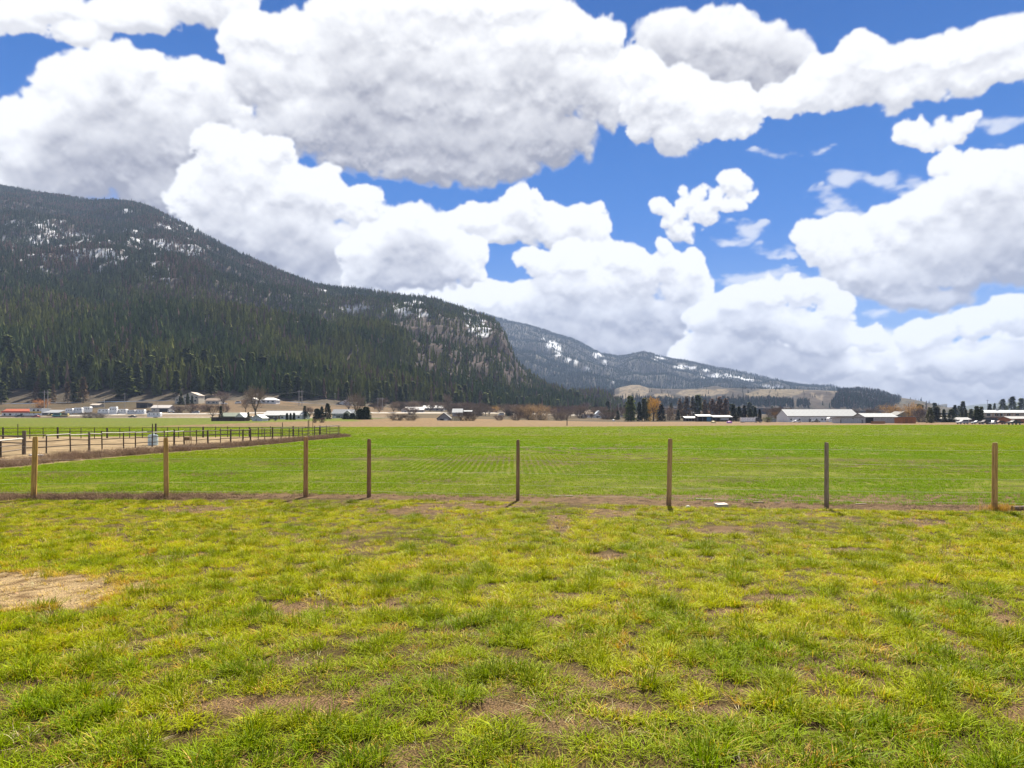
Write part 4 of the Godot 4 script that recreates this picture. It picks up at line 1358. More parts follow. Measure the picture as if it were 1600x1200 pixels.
	# the long farm building on the right and its neighbours
	o = house("long_barn", "long white and grey barn with a pale metal roof", 1231, 1341, 659.7, 9.6, 10.4, "x", 17, Color(0.74, 0.75, 0.76), metal, [[0.045, 0.45, 0.02, 0.24], [0.165, 0.42, 0.025, 0.26], [0.41, 0.45, 0.02, 0.24], [0.485, 0.45, 0.02, 0.26], [0.535, 0.45, 0.025, 0.26]], [[0.315, 0.03, 0.55, slate], [0.25, 0.12, 0.85, Color(0.56, 0.57, 0.57)], [0.42, 0.08, 0.12, slate]], "barn")
	k = o.get_meta("k")
	block(o, "fascia", 0.0, 9.0 * k, 111 * k, 0.7 * k, 0.35, 0.18, Color(0.12, 0.12, 0.13))
	mb = MB.new()   # the gable end and its white door
	mb.box(Vector3(-55 * k - 0.06, 2.2 * k, -6.5), Vector3(0.14, 5.2 * k, 1.6))
	part("door", mb, hue(white), o)
	o = house("lean_to", "grey corrugated lean-to with a bright white roof, at the end of the long barn", 1313, 1352, 661.4, 9.2, 0.8, "flat", 8, Color(0.5, 0.51, 0.53), Color(0.28, 0.28, 0.285), [[0.5, 0.85, 0.06, 0.12]], [[0.02, 0.03, 0.6, black], [0.88, 0.05, 0.6, slate]], "shed")
	k = o.get_meta("k")
	mb = MB.new()
	for i in 42:   # ribs of the sheeting
		mb.box(Vector3(lerpf(-19.0 * k, 19.0 * k, i / 41.0), 4.2 * k, 0.02), Vector3(0.06, 8.6 * k, 0.06))
	part("sheeting_ribs", mb, hue(Color(0.42, 0.43, 0.45)), o)
	o = house("barn", "grey barn with a white gabled roof and a dark open bay at its left", 1352, 1402, 661.2, 9.6, 5.6, "x", 12, Color(0.36, 0.36, 0.36), metal, [], [[0.13, 0.24, 0.92, black]], "barn")  # the black door panel stands in for shade within the open bay
	house("barn", "dark green gabled barn behind the orange shed", 1402, 1425, 658.0, 9.4, 5.6, "z", 12, Color(0.2, 0.21, 0.16), Color(0.05, 0.05, 0.055), [], [[0.12, 0.22, 0.8, Color(0.6, 0.62, 0.63)]], "barn")
	o = house("wooden_shed", "orange brown wooden shed with a white sloping roof", 1409, 1431, 661.6, 10.0, 1.2, "flat", 6, Color(0.34, 0.13, 0.045), Color(0.27, 0.27, 0.275), [], [[0.35, 0.16, 0.75, Color(0.26, 0.1, 0.035)], [0.7, 0.16, 0.75, Color(0.28, 0.11, 0.04)]], "shed")
	house("bungalow", "long low white building with a white roof behind the parked cars", 1484, 1518, 660.0, 4.0, 3.4, "x", 8, Color(0.45, 0.45, 0.44), Color(0.27, 0.27, 0.275), [[0.2, 0.5, 0.08, 0.4], [0.6, 0.5, 0.08, 0.4]], [[0.4, 0.06, 0.8, grey]])
	house("farm_shed", "low grey shed left of the long low white building", 1466, 1484, 660.0, 5.0, 2.0, "x", 6, Color(0.4, 0.38, 0.35), Color(0.48, 0.48, 0.46), [], [[0.4, 0.2, 0.7, grey]], "shed")
	o = house("villa", "large two storey house with a shallow pale roof and a wooden balcony", 1537, 1612, 659.0, 14.0, 4.0, "x", 13, Color(0.42, 0.37, 0.3), Color(0.33, 0.36, 0.39), [[0.1, 0.78, 0.08, 0.26], [0.27, 0.78, 0.08, 0.26], [0.36, 0.78, 0.06, 0.26], [0.52, 0.78, 0.08, 0.22], [0.7, 0.78, 0.08, 0.2], [0.88, 0.78, 0.08, 0.2], [0.6, 0.3, 0.08, 0.24]], [[0.33, 0.04, 0.4, brown]])
	k = o.get_meta("k")
	block(o, "balcony", -10.0 * k, 6.8 * k, 36 * k, 0.35, 1.2, 2.4, Color(0.3, 0.15, 0.06))
	posts(o, [-27 * k, -21 * k, -15 * k, -9 * k, -3 * k, 3 * k, 8 * k], 13.6 * k, 2.2, Color(0.32, 0.16, 0.065), 0.12)
	block(o, "chimney", -6.0 * k, 17.5 * k, 3.0 * k, 3.2 * k, -6.5, 1.0, Color(0.45, 0.45, 0.45))
	o = house("wooden_shed", "low orange brown shed with a wide white roof at the right edge", 1579, 1625, 661.4, 7.0, 3.4, "x", 8, Color(0.36, 0.15, 0.07), Color(0.27, 0.27, 0.275), [], [[0.3, 0.1, 0.8, brown]], "shed")
	# a board fence of dark boards before the big house
	o = thing("board_fence", "dark blue grey board fence before the large house", "fence", spot(1550, 661.0))
	k = 0.312
	mb = MB.new()
	mb.box(Vector3(0, 0, 0), Vector3(3.0 * k, 8.6 * k, 0.05))
	var m := mb.mesh(hue(Color(0.055, 0.065, 0.085)))
	var m2 := mb.mesh(hue(Color(0.045, 0.052, 0.07)))
	for i in 20:
		same("board", m if i % 3 else m2, o, Transform3D(Basis.IDENTITY, Vector3((i - 9.5) * 3.1 * k, 4.3 * k, 0.02 * (i % 2))))
	# a water tank, timber and small heaps
	o = thing("water_tank", "round grey water tank at the left end of the long barn", "tank", spot(1208.5, 659.5))
	mb = MB.new()
	mb.tube(Vector3(0, -0.3, 0), Vector3(0, 1.9, 0), 1.65, 1.65, 20)
	part("drum", mb, hue(Color(0.33, 0.38, 0.42), 0.5), o)
	mb = MB.new()
	mb.tube(Vector3(0, 1.9, 0), Vector3(0, 2.3, 0), 1.6, 0.5, 20)
	mb.tube(Vector3(0, 2.3, 0), Vector3(0, 2.45, 0), 0.4, 0.4, 12)
	part("lid", mb, hue(Color(0.5, 0.53, 0.55), 0.5), o)
	o = thing("timber_stack", "low stack of orange brown boards before the grey barn", "timber stack", spot(1373, 662.2))
	mb = MB.new()
	mb.box(Vector3.ZERO, Vector3(5.4, 0.2, 0.35))
	m = mb.mesh(hue(Color(0.33, 0.17, 0.07)))
	m2 = mb.mesh(hue(Color(0.27, 0.14, 0.06)))
	for i in 5:
		for j in 3:
			same("board", m if (i + j) % 2 else m2, o, Transform3D(Basis.IDENTITY, Vector3(0.2 * ((i * 7 + j * 3) % 3 - 1), 0.1 + i * 0.22, -j * 0.4)))
	for q in [["pink bundle lying in front of the open sheds", 1139.5, 661.2, Color(0.5, 0.22, 0.48), 2.9], ["pale yellow bundle in front of the machine shed", 1114.5, 661.0, Color(0.62, 0.52, 0.24), 2.7], ["white bale lying alone at the edge of the stubble", 958.5, 657.6, Color(0.72, 0.72, 0.72), 2.0]]:
		o = thing("bundle", q[0], "bundle", spot(q[1], q[2]))
		part("cover", mound(q[4], 1.05, 0.8, 7), hue(q[3], 0.6), o)
		mb = MB.new()
		for s in [-0.3, 0.3]:
			mb.box(Vector3(q[4] * s, 0.55, 0), Vector3(0.06, 1.1, 1.4))
		part("strap", mb, hue(Color(q[3].r * 0.7, q[3].g * 0.7, q[3].b * 0.7)), o)

func mound(w: float, h: float, d: float, seed_: int) -> MB:   # a lumpy heap
	var r := RandomNumberGenerator.new()
	r.seed = seed_
	var mb := MB.new()
	var rings: Array = []
	for j in 6:
		var t := j / 5.0
		var ring: Array = []
		for i in 14:
			var a := TAU * i / 14
			var s := pow(1.0 - t * t, 0.45) * r.randf_range(0.92, 1.06)
			ring.append(Vector3(cos(a) * w * 0.5 * s, h * t, sin(a) * d * s))
		rings.append(ring)
	for j in 5:
		for i in 14:
			var p: Vector3 = rings[j][i]
			mb.quad(rings[j][i], rings[j][(i + 1) % 14], rings[j + 1][(i + 1) % 14], rings[j + 1][i], Vector3(p.x, 0.3, p.z))
	return mb

# ---------------------------------------------------------------- vehicles
func wheels(o: Node3D, at: Array, r: float, wide: float) -> void:
	for p in at:
		var mb := MB.new()
		mb.tube(p - Vector3(0, 0, wide * 0.5), p + Vector3(0, 0, wide * 0.5), r, r, 12)
		var w := part("wheel", mb, M.tyre, o)
		mb = MB.new()
		mb.tube(p - Vector3(0, 0, wide * 0.52), p + Vector3(0, 0, wide * 0.52), r * 0.55, r * 0.55, 10)
		part("rim", mb, M.rim, w)

func trailer(label: String, x0: float, x1: float, yb: float, hp: float, c: Color, turn := 0.0, group := "") -> Node3D:   # a travel trailer side on
	var at := spot((x0 + x1) * 0.5, yb)
	var k := -at.z / F
	var l := (x1 - x0) * k * 0.5
	var h := hp * k * 1.15
	var o := thing("travel_trailer", label, "trailer", at, turn, group)
	var mb := MB.new()
	var b := 0.55
	mb.loft_z(PackedVector2Array([Vector2(-l, b + 0.5), Vector2(-l + 0.5, b), Vector2(l - 0.3, b), Vector2(l, b + 0.3), Vector2(l, h - 0.4), Vector2(l - 0.35, h), Vector2(-l + 0.9, h), Vector2(-l + 0.15, h - 0.7)]), Vector3(0, 0, 0), 1.2)
	part("body", mb, hue(c, 0.45), o)
	for q in [-0.6, 0.05, 0.62]:
		mb = MB.new()
		mb.box(Vector3(l * q, b + (h - b) * 0.64, 1.22), Vector3(l * 0.2, (h - b) * 0.2, 0.04))
		part("window", mb, M.glass, o)
	mb = MB.new()
	mb.box(Vector3(l * 0.36, b + (h - b) * 0.45, 1.22), Vector3(0.7, (h - b) * 0.8, 0.05))
	part("door", mb, hue(Color(c.r * 0.9, c.g * 0.9, c.b * 0.9), 0.5), o)
	mb = MB.new()
	mb.box(Vector3(0, b + (h - b) * 0.25, 1.215), Vector3(l * 1.8, 0.16, 0.03))
	part("stripe", mb, hue(Color(0.25, 0.27, 0.32), 0.5), o)
	wheels(o, [Vector3(0.1, 0.36, 0.95), Vector3(0.95, 0.36, 0.95), Vector3(0.1, 0.36, -0.95), Vector3(0.95, 0.36, -0.95)], 0.36, 0.25)
	mb = MB.new()
	mb.box(Vector3(-l - 0.5, 0.5, 0), Vector3(1.2, 0.1, 0.3))
	part("hitch", mb, M.dark, o)
	return o

func car(label: String, px: float, yb: float, kind: String, c: Color, turn := 0.0, category := "car") -> Node3D:
	var o := thing({"suv": "parked_car", "sedan": "parked_car", "pickup": "pickup_truck", "van": "parked_van"}[kind], label, category, spot(px, yb), turn)
	var mb := MB.new()
	var low: PackedVector2Array
	var cab: PackedVector2Array
	match kind:
		"pickup":
			low = PackedVector2Array([Vector2(-2.7, 0.5), Vector2(2.7, 0.5), Vector2(2.75, 1.1), Vector2(0.6, 1.12), Vector2(-1.3, 1.12), Vector2(-2.6, 1.0), Vector2(-2.75, 0.8)])
			cab = PackedVector2Array([Vector2(-1.25, 1.1), Vector2(0.65, 1.1), Vector2(0.5, 1.8), Vector2(-0.5, 1.84)])
		"van":
			low = PackedVector2Array([Vector2(-2.5, 0.4), Vector2(2.5, 0.4), Vector2(2.5, 1.25), Vector2(-2.1, 1.2), Vector2(-2.55, 0.95)])
			cab = PackedVector2Array([Vector2(-2.05, 1.18), Vector2(2.5, 1.23), Vector2(2.4, 2.2), Vector2(-1.2, 2.25)])
		"suv":
			low = PackedVector2Array([Vector2(-2.3, 0.45), Vector2(2.3, 0.45), Vector2(2.35, 1.05), Vector2(-1.0, 1.08), Vector2(-2.15, 0.98), Vector2(-2.38, 0.75)])
			cab = PackedVector2Array([Vector2(-1.05, 1.05), Vector2(2.3, 1.05), Vector2(2.0, 1.72), Vector2(-0.3, 1.76)])
		_:
			low = PackedVector2Array([Vector2(-2.3, 0.35), Vector2(2.3, 0.35), Vector2(2.32, 0.9), Vector2(-1.0, 0.95), Vector2(-2.1, 0.82), Vector2(-2.35, 0.6)])
			cab = PackedVector2Array([Vector2(-1.0, 0.93), Vector2(1.7, 0.93), Vector2(1.0, 1.42), Vector2(-0.3, 1.45)])
	mb.loft_z(low, Vector3.ZERO, 0.92)
	part("body", mb, hue(c, 0.3), o)
	mb = MB.new()
	mb.loft_z(cab, Vector3.ZERO, 0.8)
	var roof := part("cabin", mb, hue(c, 0.3), o)
	mb = MB.new()
	var mid := Vector2.ZERO
	for p in cab:
		mid += p / cab.size()
	var pane := PackedVector2Array()
	for p in cab:
		pane.append(mid + (p - mid) * 0.8)
	mb.loft_z(pane, Vector3.ZERO, 0.815)
	part("window", mb, M.glass, roof)
	mb = MB.new()
	mb.box(Vector3(-2.34, 0.75, 0.6), Vector3(0.08, 0.16, 0.3))
	part("headlight", mb, hue(Color(0.7, 0.7, 0.68), 0.2), o)
	mb = MB.new()
	mb.box(Vector3(-2.34, 0.75, -0.6), Vector3(0.08, 0.16, 0.3))
	part("headlight", mb, hue(Color(0.7, 0.7, 0.68), 0.2), o)
	wheels(o, [Vector3(-1.45, 0.36, 0.82), Vector3(1.45, 0.36, 0.82), Vector3(-1.45, 0.36, -0.82), Vector3(1.45, 0.36, -0.82)], 0.36, 0.24)
	return o

func make_vehicles() -> void:
	var white := Color(0.82, 0.83, 0.84)
	trailer("white travel trailer, leftmost of the trailer row beside the open shed", 103, 115, 647.5, 8.0, white)
	trailer("white travel trailer with a raised nose, second of the trailer row", 116, 129, 647.0, 8.6, white, 0.1)
	trailer("grey white trailer parked behind the grey bushes", 130, 143, 645.5, 8.6, Color(0.6, 0.61, 0.62), -0.1)
	trailer("white trailer just right of the grey bushes", 154, 171, 648.0, 7.8, white)
	trailer("tall white truck box standing among the trailers", 172, 183, 648.2, 11.0, white, 0.15)
	trailer("long white trailer right of the tall truck box", 184, 199, 647.6, 7.2, white, -0.05)
	trailer("white trailer with its end turned, near the right end of the row", 200, 211, 648.4, 7.0, Color(0.66, 0.66, 0.66), 0.2)
	trailer("white trailer at the right end of the trailer row", 212, 227, 648.0, 7.0, white)
	trailer("white motorhome at the field edge below the grey white house", 231, 252, 652.8, 7.2, white)
	car("yellow car under the open shed", 79, 650.9, "sedan", Color(0.55, 0.42, 0.12))
	car("teal green van before the open shed", 88.5, 651.3, "van", Color(0.1, 0.28, 0.25), 0.2, "van")
	car("pale yellow van right of the teal van", 101, 651.2, "van", Color(0.6, 0.5, 0.2), 0.0, "van")
	car("dark car beside the white motorhome", 207, 652.4, "sedan", Color(0.05, 0.05, 0.055))
	for q in [["dark pickup parked at the left end of the long grey white house", 233, 645.5, "pickup", Color(0.06, 0.065, 0.075)], ["white car parked at the right end of the long grey white house", 268, 645.0, "sedan", white], ["silver car below the two gabled house", 306, 646.0, "suv", Color(0.4, 0.41, 0.43)], ["red car on the gravel before the two storey shop", 56, 652.2, "sedan", Color(0.3, 0.04, 0.03)], ["dark suv on the gravel before the red roofed shop", 30, 652.2, "suv", Color(0.04, 0.042, 0.05)], ["white suv beside the little white gabled shed", 388, 656.0, "suv", white], ["dark pickup before the porch of the long white building", 425, 657.2, "pickup", Color(0.05, 0.05, 0.055)]]:
		car(q[0], q[1], q[2], q[3], q[4], 0.1, "pickup truck" if q[3] == "pickup" else "car")
	car("white pickup on the slope right of the brown roofed house", 350, 632.0, "pickup", white, 0.3, "pickup truck")
	car("white van on the slope, right of the white pickup", 372, 631.0, "van", white, -0.2, "van")
	car("white van on the valley road", 783, 649.4, "van", white, 0.0, "van")
	car("white car parked before the long barn", 1245, 660.2, "sedan", Color(0.72, 0.72, 0.73))
	car("dark car parked at the middle of the long barn", 1274, 660.2, "sedan", Color(0.06, 0.065, 0.075))
	trailer("white horse trailer at the right of the long barn", 1292, 1313, 660.4, 7.6, white, 0.1)
	# a lorry
	var at := spot(1168, 660.2)
	var k := -at.z / F
	var o := thing("box_trailer", "plain white box trailer parked left of the long barn", "trailer", at)
	var mb := MB.new()
	mb.box(Vector3(0, 4.6 * k, 0), Vector3(22 * k, 6.4 * k, 2.5))
	part("box", mb, hue(white, 0.5), o)
	mb = MB.new()
	mb.box(Vector3(0, 1.1 * k, 0), Vector3(21 * k, 0.25, 1.6))
	part("chassis", mb, M.dark, o)
	wheels(o, [Vector3(-9 * k, 0.5, 1.0), Vector3(-6 * k, 0.5, 1.0), Vector3(-9 * k, 0.5, -1.0), Vector3(-6 * k, 0.5, -1.0)], 0.5, 0.3)
	o = thing("truck_cab", "black truck cab at the right of the white box trailer", "truck", spot(1184, 660.2))
	mb = MB.new()
	mb.loft_z(PackedVector2Array([Vector2(-1.5, 0.7), Vector2(2.0, 0.7), Vector2(2.05, 1.6), Vector2(0.9, 1.75), Vector2(0.6, 2.7), Vector2(-1.4, 2.75)]), Vector3.ZERO, 1.15)
	part("body", mb, hue(Color(0.04, 0.042, 0.05), 0.3), o)
	mb = MB.new()
	mb.box(Vector3(-0.1, 2.1, 1.16), Vector3(0.9, 0.6, 0.04))
	part("window", mb, M.glass, o)
	mb = MB.new()
	mb.box(Vector3(-1.0, 2.9, 0), Vector3(0.9, 0.25, 2.0))
	part("wind_deflector", mb, hue(white, 0.4), o)
	wheels(o, [Vector3(-1.0, 0.5, 1.0), Vector3(1.3, 0.5, 1.0), Vector3(-1.0, 0.5, -1.0), Vector3(1.3, 0.5, -1.0)], 0.5, 0.3)
	# before the large house
	car("silver suv before the long low white building", 1504, 662.6, "suv", Color(0.42, 0.43, 0.45), 0.1)
	car("dark red suv behind the silver one", 1515, 661.0, "suv", Color(0.10, 0.035, 0.04), -0.1)
	car("blue grey car at the left end of the board fence", 1527, 662.6, "sedan", Color(0.25, 0.28, 0.33))
	car("dark suv before the middle of the board fence", 1539, 662.8, "suv", Color(0.06, 0.045, 0.05), 0.1)
	car("white hatchback before the board fence, right of the dark suv", 1551, 662.8, "sedan", Color(0.6, 0.6, 0.6), 0.4)
	car("maroon car before the board fence", 1562, 662.8, "sedan", Color(0.13, 0.045, 0.04), -0.1)
	car("black pickup truck by the orange brown shed at the right edge", 1585, 663.6, "pickup", Color(0.025, 0.027, 0.03), 0.1, "pickup truck")

# ---------------------------------------------------------------- single trees
func make_trees() -> void:
	var dark := Color(0.038, 0.052, 0.018)
	var deep := Color(0.056, 0.074, 0.022)
	var mid := Color(0.08, 0.10, 0.024)
	var olive := Color(0.10, 0.10, 0.034)
	var larch := Color(0.17, 0.105, 0.062)
	var bare_ := Color(0.23, 0.175, 0.13)
	var plum := Color(0.16, 0.115, 0.10)
	var gold := Color(0.48, 0.29, 0.09)
	var tan_ := Color(0.40, 0.275, 0.14)
	var list := [
		# kind, name, label, across, foot, top, width, colour
		["willow", "willow_tree", "orange willow behind the roadside shops", 65, 637, 624, 1.5, Color(0.50, 0.22, 0.05)],
		["spruce", "conifer_tree", "dark conifer before the left gable of the two gabled house", 283, 632, 613, 1.1, deep],
		["spruce", "conifer_tree", "dark conifer before the middle of the two gabled house", 293, 632, 614, 0.9, deep],
		["fir", "conifer_tree", "slim dark conifer before the right gable of the two gabled house", 300, 632, 617, 0.9, deep],
		["bush", "bare_bush", "brown bare thicket under the two gabled house, left half", 279, 645, 635, 1.5, plum],
		["bush", "bare_bush", "brown bare thicket right of the utility pole below the two gabled house", 302, 645, 632, 1.5, plum],
		["bush", "bare_bush", "brown bare thicket under the brown roofed house", 320, 643, 633, 1.4, plum],
		["round_bare", "bare_tree", "round brown bare tree on the slope behind the white pickup", 349, 634, 612, 1.3, plum],
		["round_bare", "bare_tree", "wide bare tree behind the long dark shed", 332, 655, 632, 1.3, plum],
		["round_bare", "bare_tree", "bare tree between the wide bare tree and the dark spruce", 352, 652, 632, 1.0, plum],
		["spruce", "conifer_tree", "dark spruce over the long dark shed", 345, 656, 633, 0.8, dark],
		["spruce", "conifer_tree", "small dark spruce between the two white sheds", 388, 657, 643, 1.1, dark],
		["tall_bare", "bare_tree", "tall bare tree over the little white sheds", 399, 655, 606, 1.2, Color(0.2, 0.15, 0.115)],
		["tall_bare", "bare_tree", "bare tree left of the tall bare tree, before the pale house", 384, 645, 622, 1.2, plum],
		["cedar", "columnar_cedar", "leftmost of three columnar cedars before the long white building", 448.5, 656, 645, 0.9, dark],
		["cedar", "columnar_cedar", "middle one of three columnar cedars before the long white building", 454, 656, 645, 0.75, dark],
		["cedar", "columnar_cedar", "rightmost of three columnar cedars before the long white building", 459.5, 656, 644.5, 0.9, dark],
		["spruce", "conifer_tree", "dark conifer at the right end of the long white building", 476, 655, 633, 1.0, dark],
		["round_bare", "bare_tree", "brown bare tree beside the dark conifer of the long white building", 484, 655, 636, 1.0, plum],
		["yard_cedar", "yard_cedar", "low dark conifer left of the farmhouse group", 496, 655, 638, 0.8, dark],
		["spruce", "conifer_tree", "dark conifer in the middle of the farmhouse group", 503, 655, 634, 1.1, dark],
		["spruce", "conifer_tree", "tallest broad dark conifer left of the farmhouse", 512, 655, 629, 1.3, dark],
		["tall_bare", "bare_tree", "tall thin bare tree right of the farmhouse", 557, 655, 616, 1.1, Color(0.22, 0.17, 0.135)],
		["tall_bare", "bare_tree", "thin bare tree behind the farmhouse roof", 545, 645, 622, 1.2, Color(0.2, 0.155, 0.13)],
		["yard_cedar", "yard_cedar", "big round dark cedar right of the farmhouse", 563, 655.5, 638, 0.75, dark],
		["yard_cedar", "yard_cedar", "broadest round dark cedar at the edge of the stubble", 572, 655.5, 635, 0.75, dark],
		["yard_cedar", "clipped_hedge", "dark clipped hedge before the farmhouse, left part", 541, 655, 645, 1.1, dark],
		["yard_cedar", "clipped_hedge", "dark clipped hedge before the farmhouse, right part", 551, 655, 645, 1.1, dark],
		["bush", "bare_bush", "smaller round brown bush in the field before the farmhouse", 492, 660.5, 654, 0.9, plum],
		["bush", "bare_bush", "larger round brown bush in the field before the farmhouse", 503, 660.5, 653, 1.1, plum],
		["bush", "bare_bush", "dark bare thicket on the stubble edge, left one", 620, 657, 647, 2.2, Color(0.1, 0.08, 0.065)],
		["bush", "bare_bush", "dark bare thicket on the stubble edge, right one", 642, 657, 649, 2.2, Color(0.1, 0.08, 0.065)],
		["round_bare", "bare_tree", "grey bare tree left of the long low building", 615, 646, 628, 1.2, bare_],
		["round_bare", "bare_tree", "grey bare tree above the pale gable end", 645, 643, 627, 1.3, bare_],
		["round_bare", "bare_tree", "grey bare tree right of the long low building", 672, 645, 628, 1.2, bare_],
		["round_bare", "bare_tree", "grey bare tree above the dark steep barn", 690, 645, 629, 1.2, bare_],
		["tall_bare", "bare_tree", "slim pale bare tree before the forest above the grey roof", 700, 644, 617, 1.0, bare_],
		["spruce", "conifer_tree", "small dark conifer in front of the steep dark barn", 695, 655, 645, 1.4, deep],
		["round_bare", "bare_tree", "dark plum bare tree behind the brown shed", 730, 646, 628, 1.2, plum],
		["bush", "bare_bush", "big dense brown bush right of the cream shed", 724, 657.5, 645, 1.4, Color(0.1, 0.075, 0.06)],
		["bush", "bare_bush", "dense brown bush right of the big one by the cream shed", 737, 657.5, 646, 1.2, Color(0.1, 0.075, 0.06)],
		["willow", "willow_tree", "orange willow, left one of the pair over the valley road", 772, 646, 634, 1.5, gold],
		["willow", "willow_tree", "orange willow, right one of the pair over the valley road", 793, 646, 634.5, 1.5, gold],
		["yard_cedar", "dark_shrub", "dark shrub right of the white van on the road", 796, 650, 640, 1.0, deep],
		["bush", "bare_bush", "brown bush on the stubble edge left of the great willows", 780, 657, 649, 1.5, plum],
		["bush", "bare_bush", "grey bush at the foot of the grey tree beside the great willows", 806, 657, 649, 1.8, bare_],
		["round_bare", "bare_tree", "round grey bare tree left of the great willows", 811, 656, 634, 1.3, bare_],
		["willow", "willow_tree", "great tan willow, left one of two", 829, 656.5, 632, 1.15, tan_],
		["willow", "willow_tree", "great tan willow, right one of two", 846, 656.5, 632.5, 1.2, tan_],
		["round_bare", "bare_tree", "plum coloured bare tree right of the great willows", 867, 654, 638, 1.3, Color(0.15, 0.11, 0.125)],
		["bush", "bare_bush", "brown thicket left of the thin field post", 873, 657, 645, 1.4, bare_],
		["bush", "bare_bush", "brown thicket right of the thin field post", 882, 656, 646, 1.1, bare_],
		["round_bare", "bare_tree", "plum bare tree behind the thin field post", 887, 653, 635, 1.0, Color(0.16, 0.12, 0.115)],
		["round_bare", "bare_tree", "reddish bare tree left of the tan roofed house", 900, 652, 634, 1.1, Color(0.18, 0.125, 0.11)],
		["tall_bare", "bare_tree", "tall reddish bare tree above the tan roofed house", 915, 650, 629, 1.5, Color(0.17, 0.125, 0.12)],
		["spruce", "conifer_tree", "blue dark conifer behind the pale blue barn", 931, 650, 632, 1.3, Color(0.03, 0.042, 0.035)],
		["bush", "bare_bush", "olive thicket right of the pale blue barn", 951, 655, 641, 1.2, Color(0.12, 0.1, 0.06)],
		["fir", "conifer_tree", "slim conifer in the olive thicket", 957, 655, 640, 1.4, mid],
		["fir", "conifer_tree", "light green young conifer left of the tall pines", 965, 656, 641, 1.5, Color(0.07, 0.085, 0.03)],
		["broad_pine", "pine_tree", "tallest broad green pine at the left of the tree group", 985, 658, 617, 0.85, Color(0.10, 0.125, 0.024)],
		["fir", "conifer_tree", "slim dark conifer right of the tallest green pine", 999, 658, 627, 0.9, dark],
		["pine", "pine_tree", "thin olive pine behind the yellow willow", 1007, 658, 620, 0.8, olive],
		["spruce", "conifer_tree", "dark conifer left of the yellow willow", 1013, 657, 622, 0.7, deep],
		["upright_willow", "willow_tree", "bright yellow upright willow in the tree group", 1021, 658, 625, 1.0, Color(0.60, 0.37, 0.06)],
		["spruce", "conifer_tree", "broad nearly black spruce right of the yellow willow", 1033, 658, 630, 1.35, Color(0.013, 0.022, 0.013)],
		["willow", "bare_tree", "tan round bare tree right of the black spruce", 1047, 657, 636, 1.0, Color(0.25, 0.17, 0.11)],
		["spruce", "conifer_tree", "small dark conifer left of the open sheds", 1059, 657, 639, 1.2, dark],
		["larch", "larch_tree", "brown larch, first from the small dark conifer", 1062, 656, 622, 1.1, larch],
		["larch", "larch_tree", "brown larch, second from the small dark conifer", 1073, 656, 618, 1.1, Color(0.14, 0.09, 0.055)],
		["larch", "larch_tree", "olive brown larch behind the white roofed farmhouse", 1082, 655, 620, 1.1, Color(0.13, 0.10, 0.05)],
		["pine", "pine_tree", "tall green pine rising above the open sheds", 1091, 655, 615, 1.0, mid],
		["larch", "larch_tree", "brown larch right of the tall green pine", 1101, 656, 624, 1.2, larch],
		["larch", "larch_tree", "rusty larch above the long lean-to", 1113, 656, 622, 1.3, Color(0.19, 0.105, 0.06)],
		["larch", "larch_tree", "tall rusty larch above the lean-to", 1124, 656, 619, 1.3, Color(0.19, 0.105, 0.062)],
		["larch", "larch_tree", "rusty larch at the right end of the lean-to", 1134, 656, 622, 1.4, Color(0.19, 0.108, 0.064)],
		["fir", "conifer_tree", "dark conifer, leftmost of the row behind the box trailer", 1146, 658, 630, 1.1, dark],
		["spruce", "conifer_tree", "broad dark conifer of the row behind the box trailer", 1155, 658, 634, 1.1, dark],
		["fir", "conifer_tree", "dark conifer above the middle of the box trailer", 1163, 658, 632, 1.1, Color(0.028, 0.03, 0.014)],
		["spruce", "conifer_tree", "dark conifer above the right end of the box trailer", 1172, 658, 637, 1.1, dark],
		["fir", "conifer_tree", "dark conifer above the black truck cab", 1180, 658, 635, 1.1, dark],
		["fir", "conifer_tree", "dark conifer at the right end of the row by the black truck cab", 1187, 658, 638, 1.1, Color(0.03, 0.03, 0.016)],
		["round_bare", "willow_tree", "small orange bush at the gable of the long barn", 1213, 657, 643, 1.0, Color(0.3, 0.19, 0.08)],
		["bush", "bare_bush", "green shrub left of the grey water tank", 1200, 660, 652, 1.6, Color(0.1, 0.12, 0.03)],
		["willow", "willow_tree", "orange willow above the grey barn roof", 1391, 655, 632, 1.15, gold],
		["willow", "willow_tree", "orange willow right of the dark green barn", 1427, 659, 630, 0.95, gold],
		["bush", "bare_bush", "purple grey thicket right of the orange willow", 1440, 660, 640, 0.8, Color(0.13, 0.11, 0.12)],
		["broad_pine", "pine_tree", "olive pine, leftmost of the right hand pines", 1453, 661, 635, 0.8, olive],
		["pine", "pine_tree", "olive pine leaning on the leftmost right hand pine", 1464, 660, 634, 1.3, Color(0.065, 0.062, 0.03)],
		["fir", "conifer_tree", "dark slim conifer right of the olive pines", 1475, 660, 638, 1.1, deep],
		["broad_pine", "pine_tree", "round dark pine above the low grey shed", 1486, 660, 638, 1.0, deep],
		["fir", "conifer_tree", "slim conifer above the long low white building, left", 1503, 659, 640, 1.0, olive],
		["fir", "conifer_tree", "slim conifer above the long low white building, right", 1509, 659, 639, 1.0, olive],
		["open_pine", "pine_tree", "open branched pine left of the dark pair", 1517, 659, 638, 1.2, mid],
		["broad_pine", "pine_tree", "dark pine, left one of the pair before the large house", 1526, 661, 633, 0.75, deep],
		["broad_pine", "pine_tree", "dark pine, right one of the pair before the large house", 1533, 661, 634, 0.7, deep],
		["spruce", "conifer_tree", "dark pointed spruce behind the roof of the large house", 1554, 652, 629, 0.7, deep],
		["open_pine", "pine_tree", "tall ragged pine above the large house, left one", 1566, 652, 622.5, 1.3, mid],
		["open_pine", "pine_tree", "tallest ragged pine above the large house, middle one", 1581, 652, 618.5, 1.3, mid],
